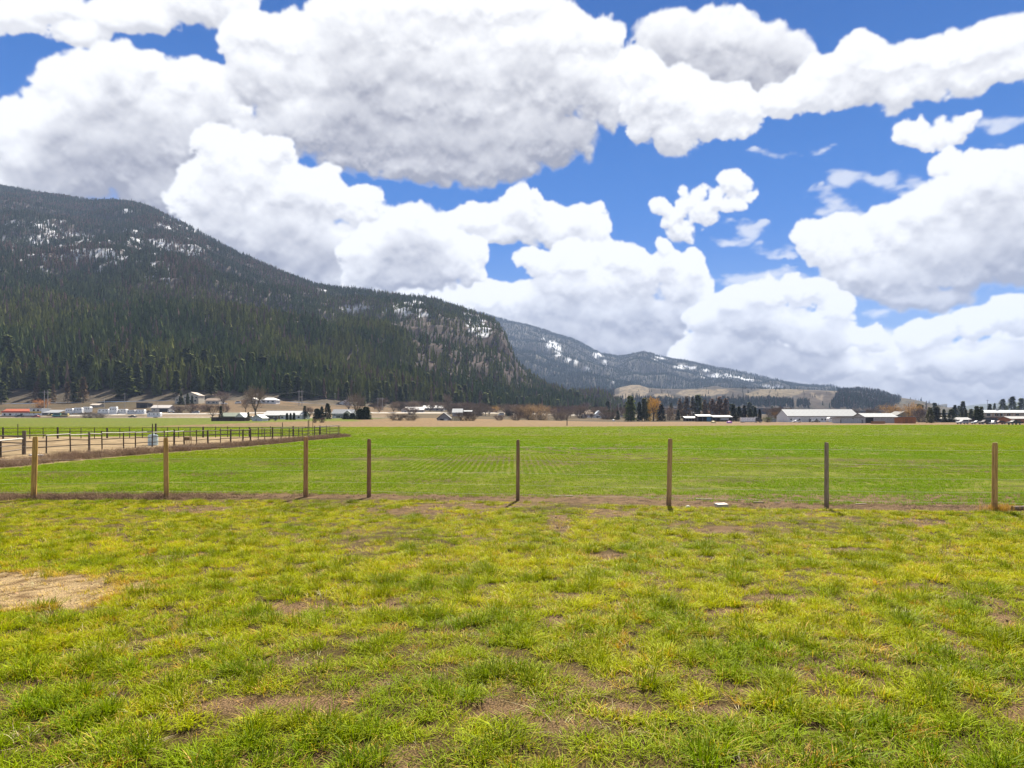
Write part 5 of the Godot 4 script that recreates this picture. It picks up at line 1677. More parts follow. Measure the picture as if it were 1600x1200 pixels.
		["open_pine", "pine_tree", "ragged pine above the large house, at the right edge", 1596, 652, 621, 1.3, mid],
		["fir", "conifer_tree", "slim dark conifer right of the tall pole", 1547, 652, 635, 1.0, deep],
	]
	var r := RandomNumberGenerator.new()
	r.seed = 17
	for q in list:
		var at := spot(q[3], q[4])
		var k := -at.z / F
		tree(q[0], q[1], q[2], at - Vector3(0, 0.15, 0), (q[4] - q[5]) * k, q[6], q[7], r.randf() * TAU, "", "bush" if q[0] == "bush" or q[1] == "clipped_hedge" or q[1] == "dark_shrub" else "tree")
	# trees far off along the valley floor, alike at this distance
	for i in 46:
		var px := r.randf_range(930, 1210) if i < 30 else r.randf_range(1432, 1640)
		var at := on_ground(px, r.randf_range(640, 1000) if i < 30 else r.randf_range(560, 900))
		var g := r.randf_range(0.8, 1.3)
		tree(["fir", "spruce", "pine"][i % 3], "valley_conifer", "small dark conifer far off on the valley floor, behind the farms", at, r.randf_range(11, 17), 1.1, Color(0.045 * g, 0.06 * g, 0.025 * g), r.randf() * TAU, "conifers far along the valley floor")
	for i in 96:
		var px := r.randf_range(585, 985) if i < 76 else r.randf_range(1190, 1420)
		var at := on_ground(px, r.randf_range(490, 760))
		var g := r.randf_range(0.7, 1.2)
		tree(["round_bare", "bush", "round_bare"][i % 3], "valley_bare_tree", "grey bare tree far off on the valley floor, in the belt behind the fields", at, r.randf_range(4.5, 9.5), 1.4, Color(0.17 * g, 0.125 * g, 0.095 * g), r.randf() * TAU, "bare trees along the valley floor")
	# the grey brush heap before the trailers
	for q in [["left part of the grey brush before the trailers", 138, 653, 645], ["right part of the grey brush before the trailers", 156, 653, 646]]:
		var at := spot(q[1], q[2])
		tree("bush", "bare_bush", q[0], at, (q[2] - q[3]) * -at.z / F, 2.4, Color(0.17, 0.15, 0.14), r.randf() * TAU, "", "bush")

# ---------------------------------------------------------------- poles and lines
func make_poles() -> void:
	var tops: Array = []
	for q in [["two legged utility pole at the forest edge behind the orange willow", 72, 640, 610, 5.5], ["two legged utility pole on the slope above the long white building", 469.5, 634, 609.5, 4.6], ["two legged utility pole above the dark thicket, right of the farmhouse", 594, 641, 621, 7.0]]:
		var at := spot(q[1], q[2])
		var k := -at.z / F
		var h: float = (q[2] - q[3]) * k
		var half: float = q[4] * k * 0.5
		var o := thing("utility_pole", q[0], "utility pole", at)
		for s in [-1.0, 1.0]:
			var mb := MB.new()
			mb.tube(Vector3(s * half, -0.5, 0), Vector3(s * half, h, 0), 0.28, 0.2, 8)
			part("pole", mb, hue(Color(0.4, 0.37, 0.34)), o)
			mb = MB.new()
			mb.tube(Vector3(s * half, h - 2.2, 0), Vector3(s * half, h - 1.4, 0), 0.12, 0.12, 6)
			part("insulator", mb, hue(Color(0.3, 0.28, 0.26)), o)
		var mb2 := MB.new()
		mb2.box(Vector3(0, h - 1.2, 0), Vector3(half * 2 + 3.0, 0.3, 0.25))
		part("crossarm", mb2, hue(Color(0.35, 0.32, 0.29)), o)
		tops.append(at + Vector3(0, h - 1.4, 0))
	var singles: Array = []
	for q in [["single utility pole behind the two storey shop", 47, 640, 626], ["single utility pole above the white trailers", 163, 646, 622], ["single utility pole under the forest, right of the trailers", 195, 638, 614], ["single utility pole below the two gabled house", 290, 643, 617], ["white topped lamp pole on the bare slope", 523.5, 632, 615], ["thin lamp pole right of the great willows", 857.5, 656, 646], ["pale pole left of the tall green pine", 967, 655, 630], ["dark post standing alone in the stubble", 886, 665, 648], ["tall dark pole behind the large house", 1543, 655, 624.5], ["thin white mast by the white motorhome", 246.5, 650, 630]]:
		var at := spot(q[1], q[2])
		var h: float = (q[2] - q[3]) * -at.z / F
		var o := thing("pole", q[0], "pole", at)
		var c := Color(0.07, 0.065, 0.065) if q[1] > 880 and q[1] != 967 else Color(0.42, 0.39, 0.36)
		var mb := MB.new()
		mb.tube(Vector3(0, -0.4, 0), Vector3(0, h, 0), 0.16, 0.11, 8)
		part("pole", mb, hue(c), o)
		mb = MB.new()
		if q[1] in [523.5, 857.5]:
			mb.box(Vector3(0, h, 0), Vector3(1.0, 0.35, 0.5))
			part("lamp_head", mb, hue(Color(0.65, 0.65, 0.66)), o)
		elif q[1] != 886 and q[1] != 246.5:
			mb.box(Vector3(0, h - 0.7, 0), Vector3(2.2, 0.16, 0.16))
			part("crossarm", mb, hue(c), o)
		if q[1] in [47, 163, 195, 290]:
			singles.append(at + Vector3(0, h - 0.6, 0))
	var wire_ends := [[Vector3(-420, 22, -500), singles[1]], [singles[1], singles[3]], [singles[3], tops[1]], [tops[1], tops[2]], [Vector3(-420, 27, -540), tops[0]], [tops[0], singles[2]]]
	var o := thing("power_line", "thin power line strung between the poles along the foot of the slope", "power line")
	for e in wire_ends:
		for s in [-0.9, 0.9]:
			var mb := MB.new()
			var a: Vector3 = e[0]
			var b: Vector3 = e[1]
			var last := a
			for i in range(1, 13):
				var t := i / 12.0
				var p := a.lerp(b, t) - Vector3(0, 4.0 * 1.6 * t * (1.0 - t), s)
				mb.tube(last, p, 0.022, 0.022, 4, false)
				last = p
			part("cable", mb, hue(Color(0.16, 0.16, 0.16)), o)

# ---------------------------------------------------------------- corral
func rail(parent: Node3D, a: Vector3, b: Vector3, r: float, m: Material, called := "rail") -> void:
	var mb := MB.new()
	mb.tube(a, b, r, r * 0.92, 7)
	part(called, mb, m, parent)

func make_corral() -> void:
	var r := RandomNumberGenerator.new()
	r.seed = 23
	# the near side, running away from the pasture: from the corner post to the gate
	var line := func(D: float) -> Vector3: return Vector3(-33.5 + (D - 47.0) * 0.218, 0, -D)
	var o := thing("corral_fence", "rail fence along the near side of the corral, above the strip of dead weeds", "fence")
	var D := 48.6
	var at: Array = []
	var i := 0
	while D < 86.0:
		var thick := r.randf() < 0.35
		var p: Vector3 = line.call(D)
		at.append(p)
		var mb := MB.new()
		var h := 1.36 + r.randf_range(-0.1, 0.14)
		if i == 6:
			h = 2.0
		elif i == 22:
			h = 2.2
		var w := 0.085 if thick else 0.05
		mb.tube(p - Vector3(0, 0.3, 0), p + Vector3(r.randf_range(-0.05, 0.05), h, r.randf_range(-0.05, 0.05)), w, w * 0.9, 8)
		part("post", mb, M.dark_wood if i % 5 != 2 else M.grey_wood, o)
		D += r.randf_range(1.2, 2.2)
		i += 1
	for q in range(0, at.size() - 1):
		var k := 0
		for y in [1.28, 0.85, 0.42]:
			var a: Vector3 = at[q] + Vector3(0, y + r.randf_range(-0.05, 0.05), 0.06)
			var b: Vector3 = at[q + 1] + Vector3(0, y + r.randf_range(-0.05, 0.05), 0.06)
			rail(o, a, b, 0.032 if k else 0.045, M.pale_rail if k == 0 and q < 9 else M.rail)
			k += 1
	# the far side
	o = thing("corral_fence", "rail fence along the far side of the corral, before the green field", "fence")
	at = []
	i = 0
	var x := -78.0
	while x < -26.0:
		var p := Vector3(x, 0, -lerpf(76.0, 92.0, (x + 78.0) / 52.0))
		at.append(p)
		var mb := MB.new()
		var h := 1.32 + r.randf_range(-0.06, 0.1) + (0.5 if i % 11 == 4 else 0.0)
		var w := 0.11 if i % 4 == 2 else 0.05
		mb.tube(p - Vector3(0, 0.3, 0), p + Vector3(0, h, 0), w, w * 0.95, 8)
		part("post", mb, M.dark_wood, o)
		x += r.randf_range(1.0, 1.5)
		i += 1
	for q in range(0, at.size() - 1):
		for y in [1.26, 0.82, 0.4]:
			rail(o, at[q] + Vector3(0, y + r.randf_range(-0.03, 0.03), 0.05), at[q + 1] + Vector3(0, y + r.randf_range(-0.03, 0.03), 0.05), 0.034, M.rail if y > 1 else M.dark_wood)
	# the end, with the pale gate
	o = thing("corral_fence", "short rail fence closing the right end of the corral by its thick dark post", "fence")
	var end: Vector3 = line.call(86.0)
	at = [end + Vector3(-0.5, 0, 0.2), end + Vector3(-0.15, 0, -0.2), end + Vector3(0.3, 0, -1.8), Vector3(-24.0, 0, -90.0), Vector3(-23.2, 0, -92)]
	i = 0
	for p in at:
		var mb := MB.new()
		mb.tube(p - Vector3(0, 0.3, 0), p + Vector3(0, 2.3 if i < 2 else 1.5, 0), 0.12 if i == 2 else 0.03, 0.11 if i == 2 else 0.028, 8)
		part("post", mb, M.dark_wood, o)
		i += 1
	for q in 4:
		for y in [1.3, 0.9, 0.5]:
			rail(o, at[q] + Vector3(0, y, 0.06), at[q + 1] + Vector3(0, y, 0.06), 0.035, M.rail)
	o = thing("corral_gate", "pale metal gate with a white top rail at the right end of the corral", "gate", Vector3(-24.4, 0, -86.5))
	for y in [1.45, 1.1, 0.75, 0.4]:
		rail(o, Vector3(-0.6, y - 0.1, 0), Vector3(2.4, y + 0.1, -0.4), 0.035 if y < 1.4 else 0.05, M.pale_rail if y > 1.4 else M.rail)
	for q in [-0.6, 0.9, 2.4]:
		rail(o, Vector3(q, 0.1, 0), Vector3(q, 1.5, 0), 0.045, M.grey_wood, "upright")
	# the left gate with its pale slanting rail and tall corner post
	o = thing("corral_fence", "rail fence at the left edge with a pale slanting top rail and thick corner post", "fence")
	var c0 := Vector3(-33.6, 0, -47.0)
	var a0 := Vector3(-30.3, 0, -36.5)
	var mb3 := MB.new()
	mb3.tube(c0 - Vector3(0, 0.3, 0), c0 + Vector3(0.03, 1.62, 0), 0.13, 0.12, 10)
	part("corner_post", mb3, M.grey_wood, o)
	for q in [0.35, 0.75, 1.2, 1.6]:
		var p := c0.lerp(a0, q)
		var mb := MB.new()
		mb.tube(p - Vector3(0, 0.3, 0), p + Vector3(0, 1.02, 0), 0.07, 0.065, 8)
		part("post", mb, M.dark_wood, o)
	rail(o, c0 + Vector3(0, 1.08, 0.1), c0.lerp(a0, 1.7) + Vector3(0, 0.98, 0.1), 0.06, M.pale_rail, "top_rail")
	rail(o, c0 + Vector3(0, 0.7, 0.1), c0.lerp(a0, 1.7) + Vector3(0, 0.6, 0.1), 0.04, M.rail)
	rail(o, c0 + Vector3(0, 0.35, 0.1), c0.lerp(a0, 1.7) + Vector3(0, 0.25, 0.1), 0.04, M.rail)
	var c1: Vector3 = line.call(48.6)
	for y in [1.3, 0.85, 0.42]:
		rail(o, c0 + Vector3(0, y, 0), c1 + Vector3(0, y, 0), 0.04, M.rail)
	rail(o, c0 + Vector3(0, 1.2, -0.1), Vector3(-52, 1.25, -58), 0.05, M.dark_wood)
	rail(o, c0 + Vector3(0, 0.75, -0.1), Vector3(-52, 0.8, -58), 0.04, M.dark_wood)
	for q in [0.3, 0.6, 0.95]:
		var p := c0.lerp(Vector3(-52, 0, -58), q)
		rail(o, p, p + Vector3(0, 1.4, 0), 0.06, M.dark_wood, "post")
	# the water tank in the corral
	o = thing("plastic_tank", "pale blue white plastic water tank standing in the corral", "tank", Vector3(-32.7, 0, -62.2))
	var mb := MB.new()
	mb.tube(Vector3(0, 0.02, 0), Vector3(0, 0.88, 0), 0.42, 0.42, 20)
	mb.tube(Vector3(0, 0.88, 0), Vector3(0, 0.98, 0), 0.42, 0.33, 20)
	part("drum", mb, M.white_plastic, o)
	mb = MB.new()
	for y in [0.22, 0.45, 0.68]:
		mb.tube(Vector3(0, y, 0), Vector3(0, y + 0.05, 0), 0.435, 0.435, 20)
	part("ring", mb, hue(Color(0.5, 0.62, 0.65), 0.5), o)
	mb = MB.new()
	mb.tube(Vector3(0, 0.98, 0), Vector3(0, 1.06, 0), 0.15, 0.14, 14)
	part("lid", mb, hue(Color(0.6, 0.68, 0.7), 0.5), o)
	o = thing("feeder", "small tan wooden feeder right of the plastic tank in the corral", "feeder", Vector3(-30.6, 0, -64.5))
	mb = MB.new()
	mb.box(Vector3(0, 0.55, 0), Vector3(0.5, 0.3, 0.5))
	part("trough", mb, M.post_wood, o)
	for s in [Vector3(-0.2, 0, -0.2), Vector3(0.2, 0, -0.2), Vector3(-0.2, 0, 0.2), Vector3(0.2, 0, 0.2)]:
		rail(o, s, s + Vector3(0, 0.42, 0), 0.03, M.post_wood, "leg")
	# a white board lying in the weeds by the corral
	o = thing("plank", "white plank lying in the dead weeds before the corral", "plank", Vector3(-29.6, 0.18, -42.5), 0.2)
	mb = MB.new()
	mb.box(Vector3.ZERO, Vector3(0.75, 0.1, 0.25), Basis(Vector3.BACK, -0.05))
	part("board", mb, hue(Color(0.68, 0.66, 0.64)), o)

# ---------------------------------------------------------------- the wire fence
func make_wire_fence() -> void:
	var o := thing("wire_fence", "fence of round wooden posts and thin wires between pasture and crop", "fence")
	# across at the foot, foot line, top line, across at the top, width, wood, label
	var list := [[52.5, 780, 683, 54.5, 8.0, Color(0.50, 0.31, 0.10), "leaning yellowish brown post, leftmost of the fence"], [260, 778, 684, 258.5, 7.4, Color(0.48, 0.29, 0.105), "yellowish brown post right of the leftmost one"], [477.5, 777, 683, 477.8, 7.2, Color(0.42, 0.235, 0.105), "reddish brown post left of the close pair's thin one"], [576.5, 778, 686.5, 576.5, 6.6, Color(0.31, 0.17, 0.095), "dark brown post standing close to its left neighbour"], [809, 783, 687.5, 809.5, 5.8, Color(0.28, 0.18, 0.105), "thin dark post near the middle"], [1045, 789, 686, 1047.5, 7.6, Color(0.44, 0.275, 0.13), "brown post with a ragged top beside the white block"], [1291.5, 794, 692, 1292, 6.8, Color(0.28, 0.22, 0.16), "grey weathered post"], [1554, 798, 692.5, 1555.5, 8.2, Color(0.50, 0.31, 0.12), "pale topped yellowish post, rightmost in the picture"]]
	var grain_ := noise(33, 1.0, 3)
	var feet: Array = []
	var heads: Array = []
	for q in list:
		var D: float = EYE * F / (q[1] - HZ)
		var a := Vector3((q[0] - 800.0) / F * D, 0, -D)
		var b := Vector3((q[3] - 800.0) / F * D, EYE + (HZ - q[2]) * D / F, -D - 0.02)
		var r: float = q[4] * 0.5 * D / F
		var mb := MB.new()
		var sides := 18
		var rings := 26
		var pts: Array = []
		for j in rings + 2:
			var t := clampf((j - 1.0) / (rings - 1.0), -0.08, 1.0)
			var mid := a.lerp(b, t)
			var ring: Array = []
			for i in sides:
				var ang := TAU * i / sides
				var rr := r * (1.0 - 0.08 * t) * (1.0 + 0.05 * grain_.get_noise_3d(cos(ang) * 2 + q[0], t * 3.0, sin(ang) * 2) + 0.025 * grain_.get_noise_3d(cos(ang) * 9 + q[0], t * 4.0, sin(ang) * 9))
				var y := 0.0
				if j >= rings:
					rr *= 0.82 if j == rings else 0.0
					y = 0.012
				ring.append(mid + Vector3(cos(ang) * rr, y + (0.012 * grain_.get_noise_2d(ang * 3.0, q[0]) if j >= rings else 0.0), sin(ang) * rr))
			pts.append(ring)
		var tone: Color = q[5]
		for j in rings + 1:
			for i in sides:
				var ang := TAU * i / sides
				var t := float(j) / rings
				var g := 0.85 + 0.35 * grain_.get_noise_3d(cos(ang) * 7 + q[0], t * 2.2, sin(ang) * 7) + 0.3 * grain_.get_noise_3d(cos(ang) * 2 + q[0], t * 7.0, sin(ang) * 2)
				var c := Color(tone.r * g, tone.g * g, tone.b * g)
				if t > 0.985:
					c = Color(0.42, 0.33, 0.2)
				var foot_tone := smoothstep(0.22, 0.0, t + 0.1 * grain_.get_noise_2d(ang * 2, q[0]))   # darker brown towards the foot, with an uneven edge
				c = c.lerp(Color(0.09, 0.062, 0.042), 0.75 * foot_tone)
				mb.col = c
				var o0 := Vector3(cos(ang + 0.17), 0.01, sin(ang + 0.17))
				mb.quad(pts[j][i], pts[j][(i + 1) % sides], pts[j + 1][(i + 1) % sides], pts[j + 1][i], o0 if j < rings - 1 else o0 + Vector3.UP)
		# smooth the shading round the post
		for k in mb.n.size():
			if absf(mb.n[k].y) < 0.5:
				var mid := a.lerp(b, clampf(mb.v[k].y / b.y, 0, 1))
				var d := mb.v[k] - mid
				mb.n[k] = (Vector3(d.x, 0, d.z).normalized() * 0.75 + mb.n[k] * 0.25).normalized()
		var p := part("post", mb, M.twigs, o)
		p.set_meta("label", q[6])
		feet.append(a)
		heads.append(b)
		# staples that hold the wires
	var ends0 := Vector3(-24.5, 0, -20.8)
	var ends1 := Vector3(21.0, 0, -17.6)
	var chain: Array = [ends0]
	chain.append_array(feet)
	chain.append(ends1)
	for y in [1.62, 1.22, 0.84, 0.48, 0.2]:
		var mb := MB.new()
		for i in chain.size() - 1:
			var a: Vector3 = chain[i] + Vector3(0, y, -0.09)
			var b: Vector3 = chain[i + 1] + Vector3(0, y, -0.09)
			var last := a
			for s in range(1, 5):
				var t := s / 4.0
				var p := a.lerp(b, t) - Vector3(0, 0.05 * t * (1.0 - t), 0)
				mb.tube(last, p, 0.0018, 0.0018, 4, false)
				last = p
		part("wire", mb, M.wire, o)

# ---------------------------------------------------------------- grass
func tuft(seed_: int, blades: int, spread: float, height: Vector2, width: float, lean: float, tip: Color, segs := 3) -> MB:
	var r := RandomNumberGenerator.new()
	r.seed = seed_
	var mb := MB.new()
	for i in blades:
		var a := r.randf() * TAU
		var rad := spread * sqrt(r.randf())
		var base := Vector3(cos(a) * rad, -0.01, sin(a) * rad)
		var d := r.randf() * TAU
		var dir := Vector3(cos(d), 0, sin(d)) * 0.6 + Vector3(cos(a), 0, sin(a)) * 0.7
		var h := r.randf_range(height.x, height.y)
		var l := lean * r.randf_range(0.2, 1.3)
		var side := Vector3(-dir.z, 0, dir.x).normalized()
		var last_l := base - side * width * 0.5
		var last_r := base + side * width * 0.5
		var g := r.randf_range(0.5, 1.5)
		var dry := r.randf() < 0.16
		for s in range(1, segs + 1):
			var t := float(s) / segs
			var p := base + dir * (h * l * t * t) + Vector3(0, h * (t - 0.35 * l * t * t), 0)
			p.y = maxf(p.y, 0.004)
			var c := Color(g, g, g).lerp(Color(tip.r * g, tip.g * g, tip.b * g), smoothstep(0.45, 1.0, t) if not dry else 1.0)
			mb.col = c
			if s == segs:
				mb.tri(last_l, last_r, p, Vector3.UP)
			else:
				var w := width * 0.5 * (1.0 - 0.55 * t)
				mb.quad(last_l, last_r, p + side * w, p - side * w, Vector3.UP)
				last_l = p - side * w
				last_r = p + side * w
	return mb

func twiggy(seed_: int, stems: int) -> MB:   # a clump of dead weed stalks half a metre tall
	var r := RandomNumberGenerator.new()
	r.seed = seed_
	var mb := MB.new()
	for i in stems:
		var base := Vector3(r.randf_range(-0.22, 0.22), -0.02, r.randf_range(-0.22, 0.22))
		var top := base + Vector3(r.randf_range(-0.22, 0.22), r.randf_range(0.2, 0.6), r.randf_range(-0.22, 0.22))
		var side := (top - base).cross(Vector3(r.randf_range(-1, 1), 0, r.randf_range(-1, 1))).normalized() * 0.006
		var g := r.randf_range(0.6, 1.3)
		mb.col = Color(g, g, g)
		mb.tri(base - side, base + side, top)
		for k in 3:
			var f := base.lerp(top, r.randf_range(0.3, 0.9))
			var e := f + Vector3(r.randf_range(-0.13, 0.13), r.randf_range(0.02, 0.14), r.randf_range(-0.13, 0.13))
			mb.tri(f - side * 0.8, f + side * 0.8, e)
	return mb

func make_grass() -> void:
	var r := RandomNumberGenerator.new()
	r.seed = 41
	var patch := noise(42, 0.45, 3)
	var clump := noise(43, 1.6, 2)
	var fray := noise(46, 4.2, 2)
	# pasture
	var short_: Array = [PackedFloat32Array(), PackedFloat32Array(), PackedFloat32Array()]
	var tall := PackedFloat32Array()
	var straw := PackedFloat32Array()
	for i in 172000:
		var D := sqrt(r.randf_range(3.9 * 3.9, 20.6 * 20.6))
		var px := r.randf_range(-330, 1930)
		var x := (px - 800.0) / F * D
		if D > fence_d(px) - 0.3:
			continue
		var z := -D
		var b := bare(x, z)
		var s := straw_patch(x, z)
		var q := clump.get_noise_2d(x, z)
		var dice := r.randf()
		# grass stands in clumps with thin places between
		if dice < b * 0.97 or dice < s * 0.985 or dice < 0.8 * smoothstep(-0.04, -0.4, q + 0.45 * fray.get_noise_2d(x, z)):
			continue
		if D > 12.0 and r.randf() < 0.25:
			continue
		var a := patch.get_noise_2d(x, z)
		var yellow := clampf(0.30 + 0.75 * a + 0.35 * smoothstep(6.5, 11.0, D) - 0.25 * smoothstep(6.5, 5.0, D), 0, 1)
		var c := Color(0.20, 0.28, 0.004).lerp(Color(0.41, 0.43, 0.008), yellow)
		if s > 0.02 or r.randf() < 0.07 + 0.12 * b + 0.06 * yellow:
			c = c.lerp(Color(0.52, 0.34, 0.10), r.randf_range(0.4, 1.0))
		var g := r.randf_range(0.75, 1.25)
		c = Color(c.r * g, c.g * g, c.b * g)
		if clump.get_noise_2d(x * 1.7 + 40.0, z * 1.7) > 0.62:
			c = c.lerp(Color(0.48 * g, 0.24 * g, 0.05 * g), 0.7)
		var size := r.randf_range(0.7, 1.25) * (0.80 + 0.42 * clampf(q + 0.3 * fray.get_noise_2d(x, z), -0.3, 0.8)) * lerpf(1.0, 0.72, smoothstep(11.0, 19.0, D))
		put(short_[i % 3], Vector3(x, 0, z), r.randf() * TAU, size * 1.1, size, c, Vector2(r.randf_range(-0.25, 0.25), r.randf_range(-0.25, 0.25)))
		if q > 0.18 and r.randf() < 0.07 * (1.0 - b):
			put(tall, Vector3(x, 0, z), r.randf() * TAU, r.randf_range(0.8, 1.3), r.randf_range(0.75, 1.2) * lerpf(1.0, 0.75, smoothstep(9.0, 18.0, D)), Color(0.105 * g, 0.165 * g, 0.005 * g).lerp(Color(0.24, 0.25, 0.010), yellow * 0.7), Vector2(r.randf_range(-0.2, 0.2), r.randf_range(-0.2, 0.2)))
	for i in 18500:
		var D := sqrt(r.randf_range(3.9 * 3.9, 20.3 * 20.3))
		var px := r.randf_range(-330, 1930)
		var x := (px - 800.0) / F * D
		var z := -D
		if D > fence_d(px) - 0.5:
			continue
		var a := patch.get_noise_2d(x + 30.0, z)
		var s := straw_patch(x, z)
		if r.randf() > 0.2 + 0.6 * a + 0.4 * s * (1.0 - s) * 4.0 and s < 0.5:
			continue
		if s >= 0.5 and r.randf() < 0.4:
			continue
		var g := r.randf_range(0.7, 1.2)
		put(straw, Vector3(x, 0.0, z), r.randf() * TAU, r.randf_range(0.8, 1.3), r.randf_range(0.5, 0.9) * (0.3 if s > 0.5 else 1.0), Color(0.52 * g, 0.37 * g, 0.15 * g).lerp(Color(0.62 * g, 0.58 * g, 0.36 * g), 0.8 if r.randf() < 0.3 else 0.0))
	var o := Node3D.new()
	o.name = "pasture_grass"
	add_child(o)
	tag(o, "short clumpy yellow green grass of the pasture in front of the fence", "grass", "", "stuff")
	for k in 3:
		many("grass_blades", tuft(100 + k, 13, 0.075, Vector2(0.055, 0.125), 0.0075, 1.0, Color(1.5, 1.2, 0.9)).mesh(M.grass_blades), short_[k], o)
	var t := many("grass_tufts", tuft(110, 30, 0.085, Vector2(0.10, 0.21), 0.009, 1.05, Color(1.35, 1.15, 0.9), 4).mesh(M.grass_blades), tall, self)
	tag(t, "taller deep green tufts standing in the pasture grass", "grass")
	t = many("dry_grass", tuft(111, 12, 0.11, Vector2(0.06, 0.15), 0.0055, 1.5, Color(1.1, 1.05, 1.0)).mesh(M.grass_blades), straw, self)
	tag(t, "dry straw coloured blades strewn through the pasture", "grass")
	# the young crop, drilled in rows that run away from the fence
	var gaps := noise(44, 0.12, 3)
	var fine := noise(45, 0.7, 2)
	var near := PackedFloat32Array()
	var wide := PackedFloat32Array()
	for band in [[19.5, 46.0, 101000, 1.0], [46.0, 95.0, 58000, 1.9], [95.0, 250.0, 66000, 3.4]]:
		for i in int(band[2]):
			var D := sqrt(r.randf_range(band[0] * band[0], band[1] * band[1]))
			var px := r.randf_range(-320, 1920)
			var x := (px - 800.0) / F * D
			if D < fence_d(px) + 0.95 + 0.5 * fine.get_noise_2d(x, 7.0) or D > crop_end(px):
				continue
			if D < 92.0 and x < pw(BRUSH, D, 1) + 0.5:
				continue
			var row: float = 0.32 * (1.0 if band[0] < 90.0 else 2.0)
			x = roundf(x / row) * row + r.randf_range(-0.5, 0.5) * (0.17 if absf(px - 760.0) < 140.0 + 60.0 * fine.get_noise_2d(x, D) and D > 30.0 and D < 72.0 else 0.33) * band[3]
			var q := 1.15 * gaps.get_noise_2d(x * 0.5, D * 1.8) + 0.6 * fine.get_noise_2d(x * 0.6, D * 2.0)
			if r.randf() < smoothstep(0.25, 0.65, q) * 0.75:
				continue
			if D < 95.0 and r.randf() < 0.9 * crop_gap(x, D):
				continue
			var g := r.randf_range(0.8, 1.22)
			var a := tone_noise.get_noise_2d(x * 0.05, D * 0.05)
			var c := Color(0.175, 0.265, 0.002).lerp(Color(0.255, 0.28, 0.004), clampf(0.35 + 0.9 * a + 0.3 * smoothstep(40, 150, D), 0, 1))
			c = Color(c.r * g, c.g * g, c.b * g)
			var s: float = band[3] * r.randf_range(0.75, 1.2)
			put(near if band[3] < 1.5 else wide, Vector3(x, 0.0, -D), r.randf() * TAU, s, r.randf_range(0.8, 1.2) * sqrt(band[3]), c)
	o = Node3D.new()
	o.name = "crop_grass"
	add_child(o)
	tag(o, "young bright green crop growing in rows behind the wire fence", "crop", "", "stuff")
	many("crop_blades", tuft(120, 13, 0.085, Vector2(0.05, 0.11), 0.008, 0.7, Color(1.25, 1.15, 1.0)).mesh(M.crop_blades), near, o)
	many("crop_blades", tuft(121, 16, 0.14, Vector2(0.05, 0.10), 0.016, 0.7, Color(1.25, 1.15, 1.0), 2).mesh(M.crop_blades), wide, o)
	# dead weeds along the corral and at the fence
	var weeds := PackedFloat32Array()
	for i in 1900:
		var D := r.randf_range(33.0, 92.0)
		var x: float = pw(BRUSH, D, 1) - absf(r.randfn(0.0, 1.0)) * lerpf(1.9, 1.1, (D - 33.0) / 59.0) - 0.2
		if x < -34.0:
			continue
		var g := r.randf_range(0.7, 1.3)
		put(weeds, Vector3(x, 0, -D), r.randf() * TAU, r.randf_range(1.0, 1.6), r.randf_range(0.45, 1.15) * (0.75 if D < 40.0 else 1.0), Color(0.23 * g, 0.155 * g, 0.11 * g).lerp(Color(0.33, 0.24, 0.13), 0.8 if r.randf() < 0.25 else 0.0))
	t = many("dead_weeds", twiggy(130, 20).mesh(M.twigs), weeds, self)
	tag(t, "purple brown dead weeds in a strip along the corral", "weeds")
	var foot := PackedFloat32Array()
	for i in 2800:
		var px := r.randf_range(-300, 1900)
		var D := fence_d(px) + r.randf_range(-0.4, 1.0)
		var left := smoothstep(520.0, 120.0, px)
		if r.randf() > 0.16 + 0.84 * left:
			continue
		var g := r.randf_range(0.6, 1.35)
		put(foot, Vector3((px - 800.0) / F * D, 0, -D), r.randf() * TAU, r.randf_range(0.5, 0.95), r.randf_range(0.12, 0.42) * (0.45 + 0.55 * left), Color(0.18 * g, 0.118 * g, 0.078 * g).lerp(Color(0.27, 0.19, 0.10), 0.8 if r.randf() < 0.15 else 0.0))
	t = many("dead_weeds", twiggy(131, 24).mesh(M.twigs), foot, self)
	tag(t, "low brown dead weeds along the foot of the wire fence", "weeds")
	var dry := PackedFloat32Array()
	for i in 90:
		var px := 1562.0 + r.randfn(0.0, 14.0)
		var D := fence_d(px) + r.randf_range(-0.25, 0.25)
		put(dry, Vector3((px - 800.0) / F * D, 0, -D), r.randf() * TAU, 1.2, r.randf_range(1.2, 2.4), Color(0.40, 0.25, 0.10))
	t = many("dry_grass", tuft(112, 12, 0.11, Vector2(0.06, 0.15), 0.005, 0.9, Color(1.1, 1.05, 1.0)).mesh(M.grass_blades), dry, self)
	tag(t, "orange dry grass round the foot of the rightmost fence post", "grass")
	# clods and crumbs of earth
	var clods := PackedFloat32Array()
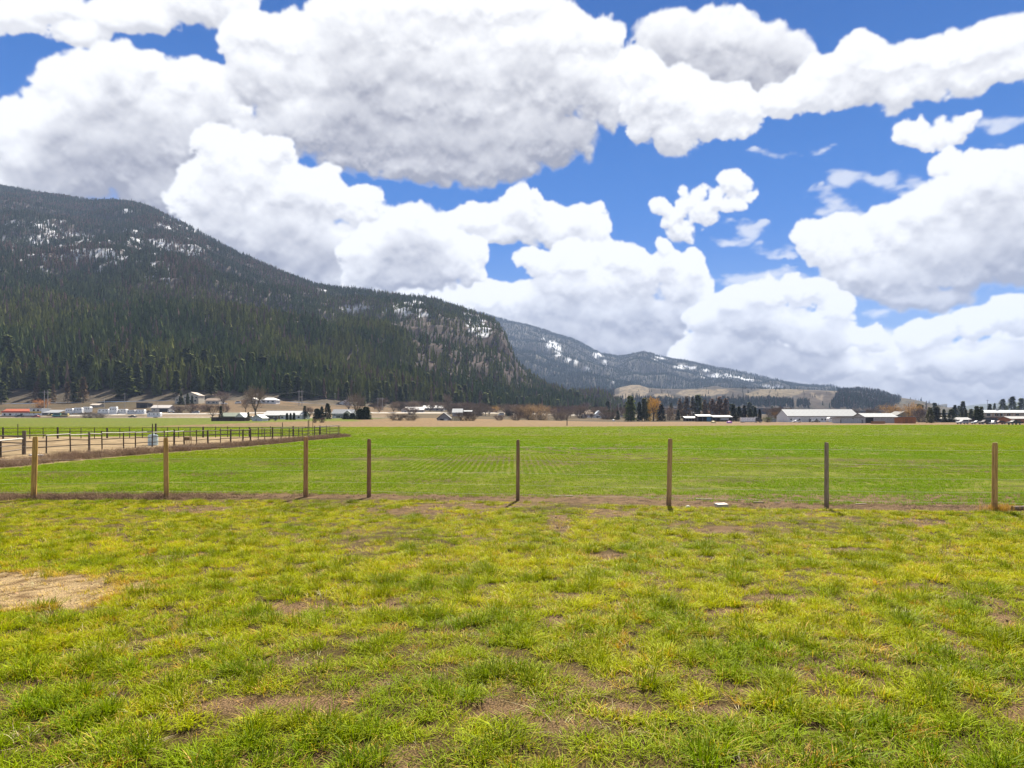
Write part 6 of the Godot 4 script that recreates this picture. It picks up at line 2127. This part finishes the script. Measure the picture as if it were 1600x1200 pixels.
	for i in 60000:
		var D := sqrt(r.randf_range(16.0, 22.0 * 22.0))
		var px := r.randf_range(-300, 1900)
		var x := (px - 800.0) / F * D
		var sp := straw_patch(x, -D)
		if r.randf() > maxf(bare(x, -D) * 0.8, sp * 0.5) + 0.02:
			continue
		var g := r.randf_range(0.6, 1.4)
		if sp > 0.3:
			g *= 2.6 if r.randf() < 0.5 else 1.0
		var s := r.randf_range(0.004, 0.013) * (2.4 if r.randf() < 0.04 else 1.0)
		put(clods, Vector3(x, 0.004, -D), r.randf() * TAU, s, s * r.randf_range(0.4, 0.8), Color(0.12 * g, 0.076 * g, 0.044 * g))
	t = many("soil_crumbs", mound(2.0, 1.0, 1.0, 3).mesh(M.twigs), clods, self)
	tag(t, "crumbs of brown earth on the bare spots of the pasture", "soil")

func make_litter() -> void:
	var at := Vector3((1127.0 - 800.0) / F * 19.15, 0.03, -19.15)
	var o := thing("white_block", "whitish block of wood lying before the fence, right of the ragged post", "block", at, 0.28)
	var mb := MB.new()
	mb.box(Vector3(0, 0.03, 0), Vector3(0.33, 0.075, 0.2), Basis(Vector3.RIGHT, 0.12))
	part("board", mb, hue(Color(0.48, 0.43, 0.37)), o)
	o = thing("stone", "small white stone in the grass left of the whitish block", "stone", Vector3((1075.0 - 800.0) / F * 19.0, 0, -19.0))
	part("rock", mound(0.14, 0.07, 0.06, 5), hue(Color(0.62, 0.6, 0.56)), o)
	o = thing("log", "pale log lying at the right edge by the fence", "log", Vector3(14.0, 0.07, -18.45))
	mb = MB.new()
	mb.tube(Vector3(-0.55, 0, 0.1), Vector3(1.6, 0.04, -0.1), 0.06, 0.08, 12)
	part("stem", mb, M.grey_wood, o)
	mb = MB.new()
	mb.tube(Vector3(0.6, 0.03, 0), Vector3(0.9, 0.2, 0.15), 0.025, 0.012, 7)
	part("branch", mb, M.grey_wood, o)
	var n := 0
	for q in [["flat pale plank in the bare strip behind the fence, right of the whitish block", 1185.0, 20.0, 0.4], ["short pale plank in the bare strip behind the fence, middle", 1215.0, 19.9, 0.25], ["long pale plank in the bare strip behind the fence, above the ragged post's right", 1100.0, 20.7, 0.7], ["pale stick lying in the bare strip right of the thin dark post", 880.0, 21.6, 0.9], ["pale stick lying in the bare strip right of the grey post", 1345.0, 19.6, 0.5]]:
		o = thing("plank", q[0], "plank", Vector3((q[1] - 800.0) / F * q[2], 0.03, -q[2]), 0.1 * (n - 2))
		mb = MB.new()
		mb.box(Vector3.ZERO, Vector3(q[3] * 0.7, 0.03, 0.05))
		part("board", mb, hue(Color(0.27, 0.2, 0.14)), o)
		n += 1
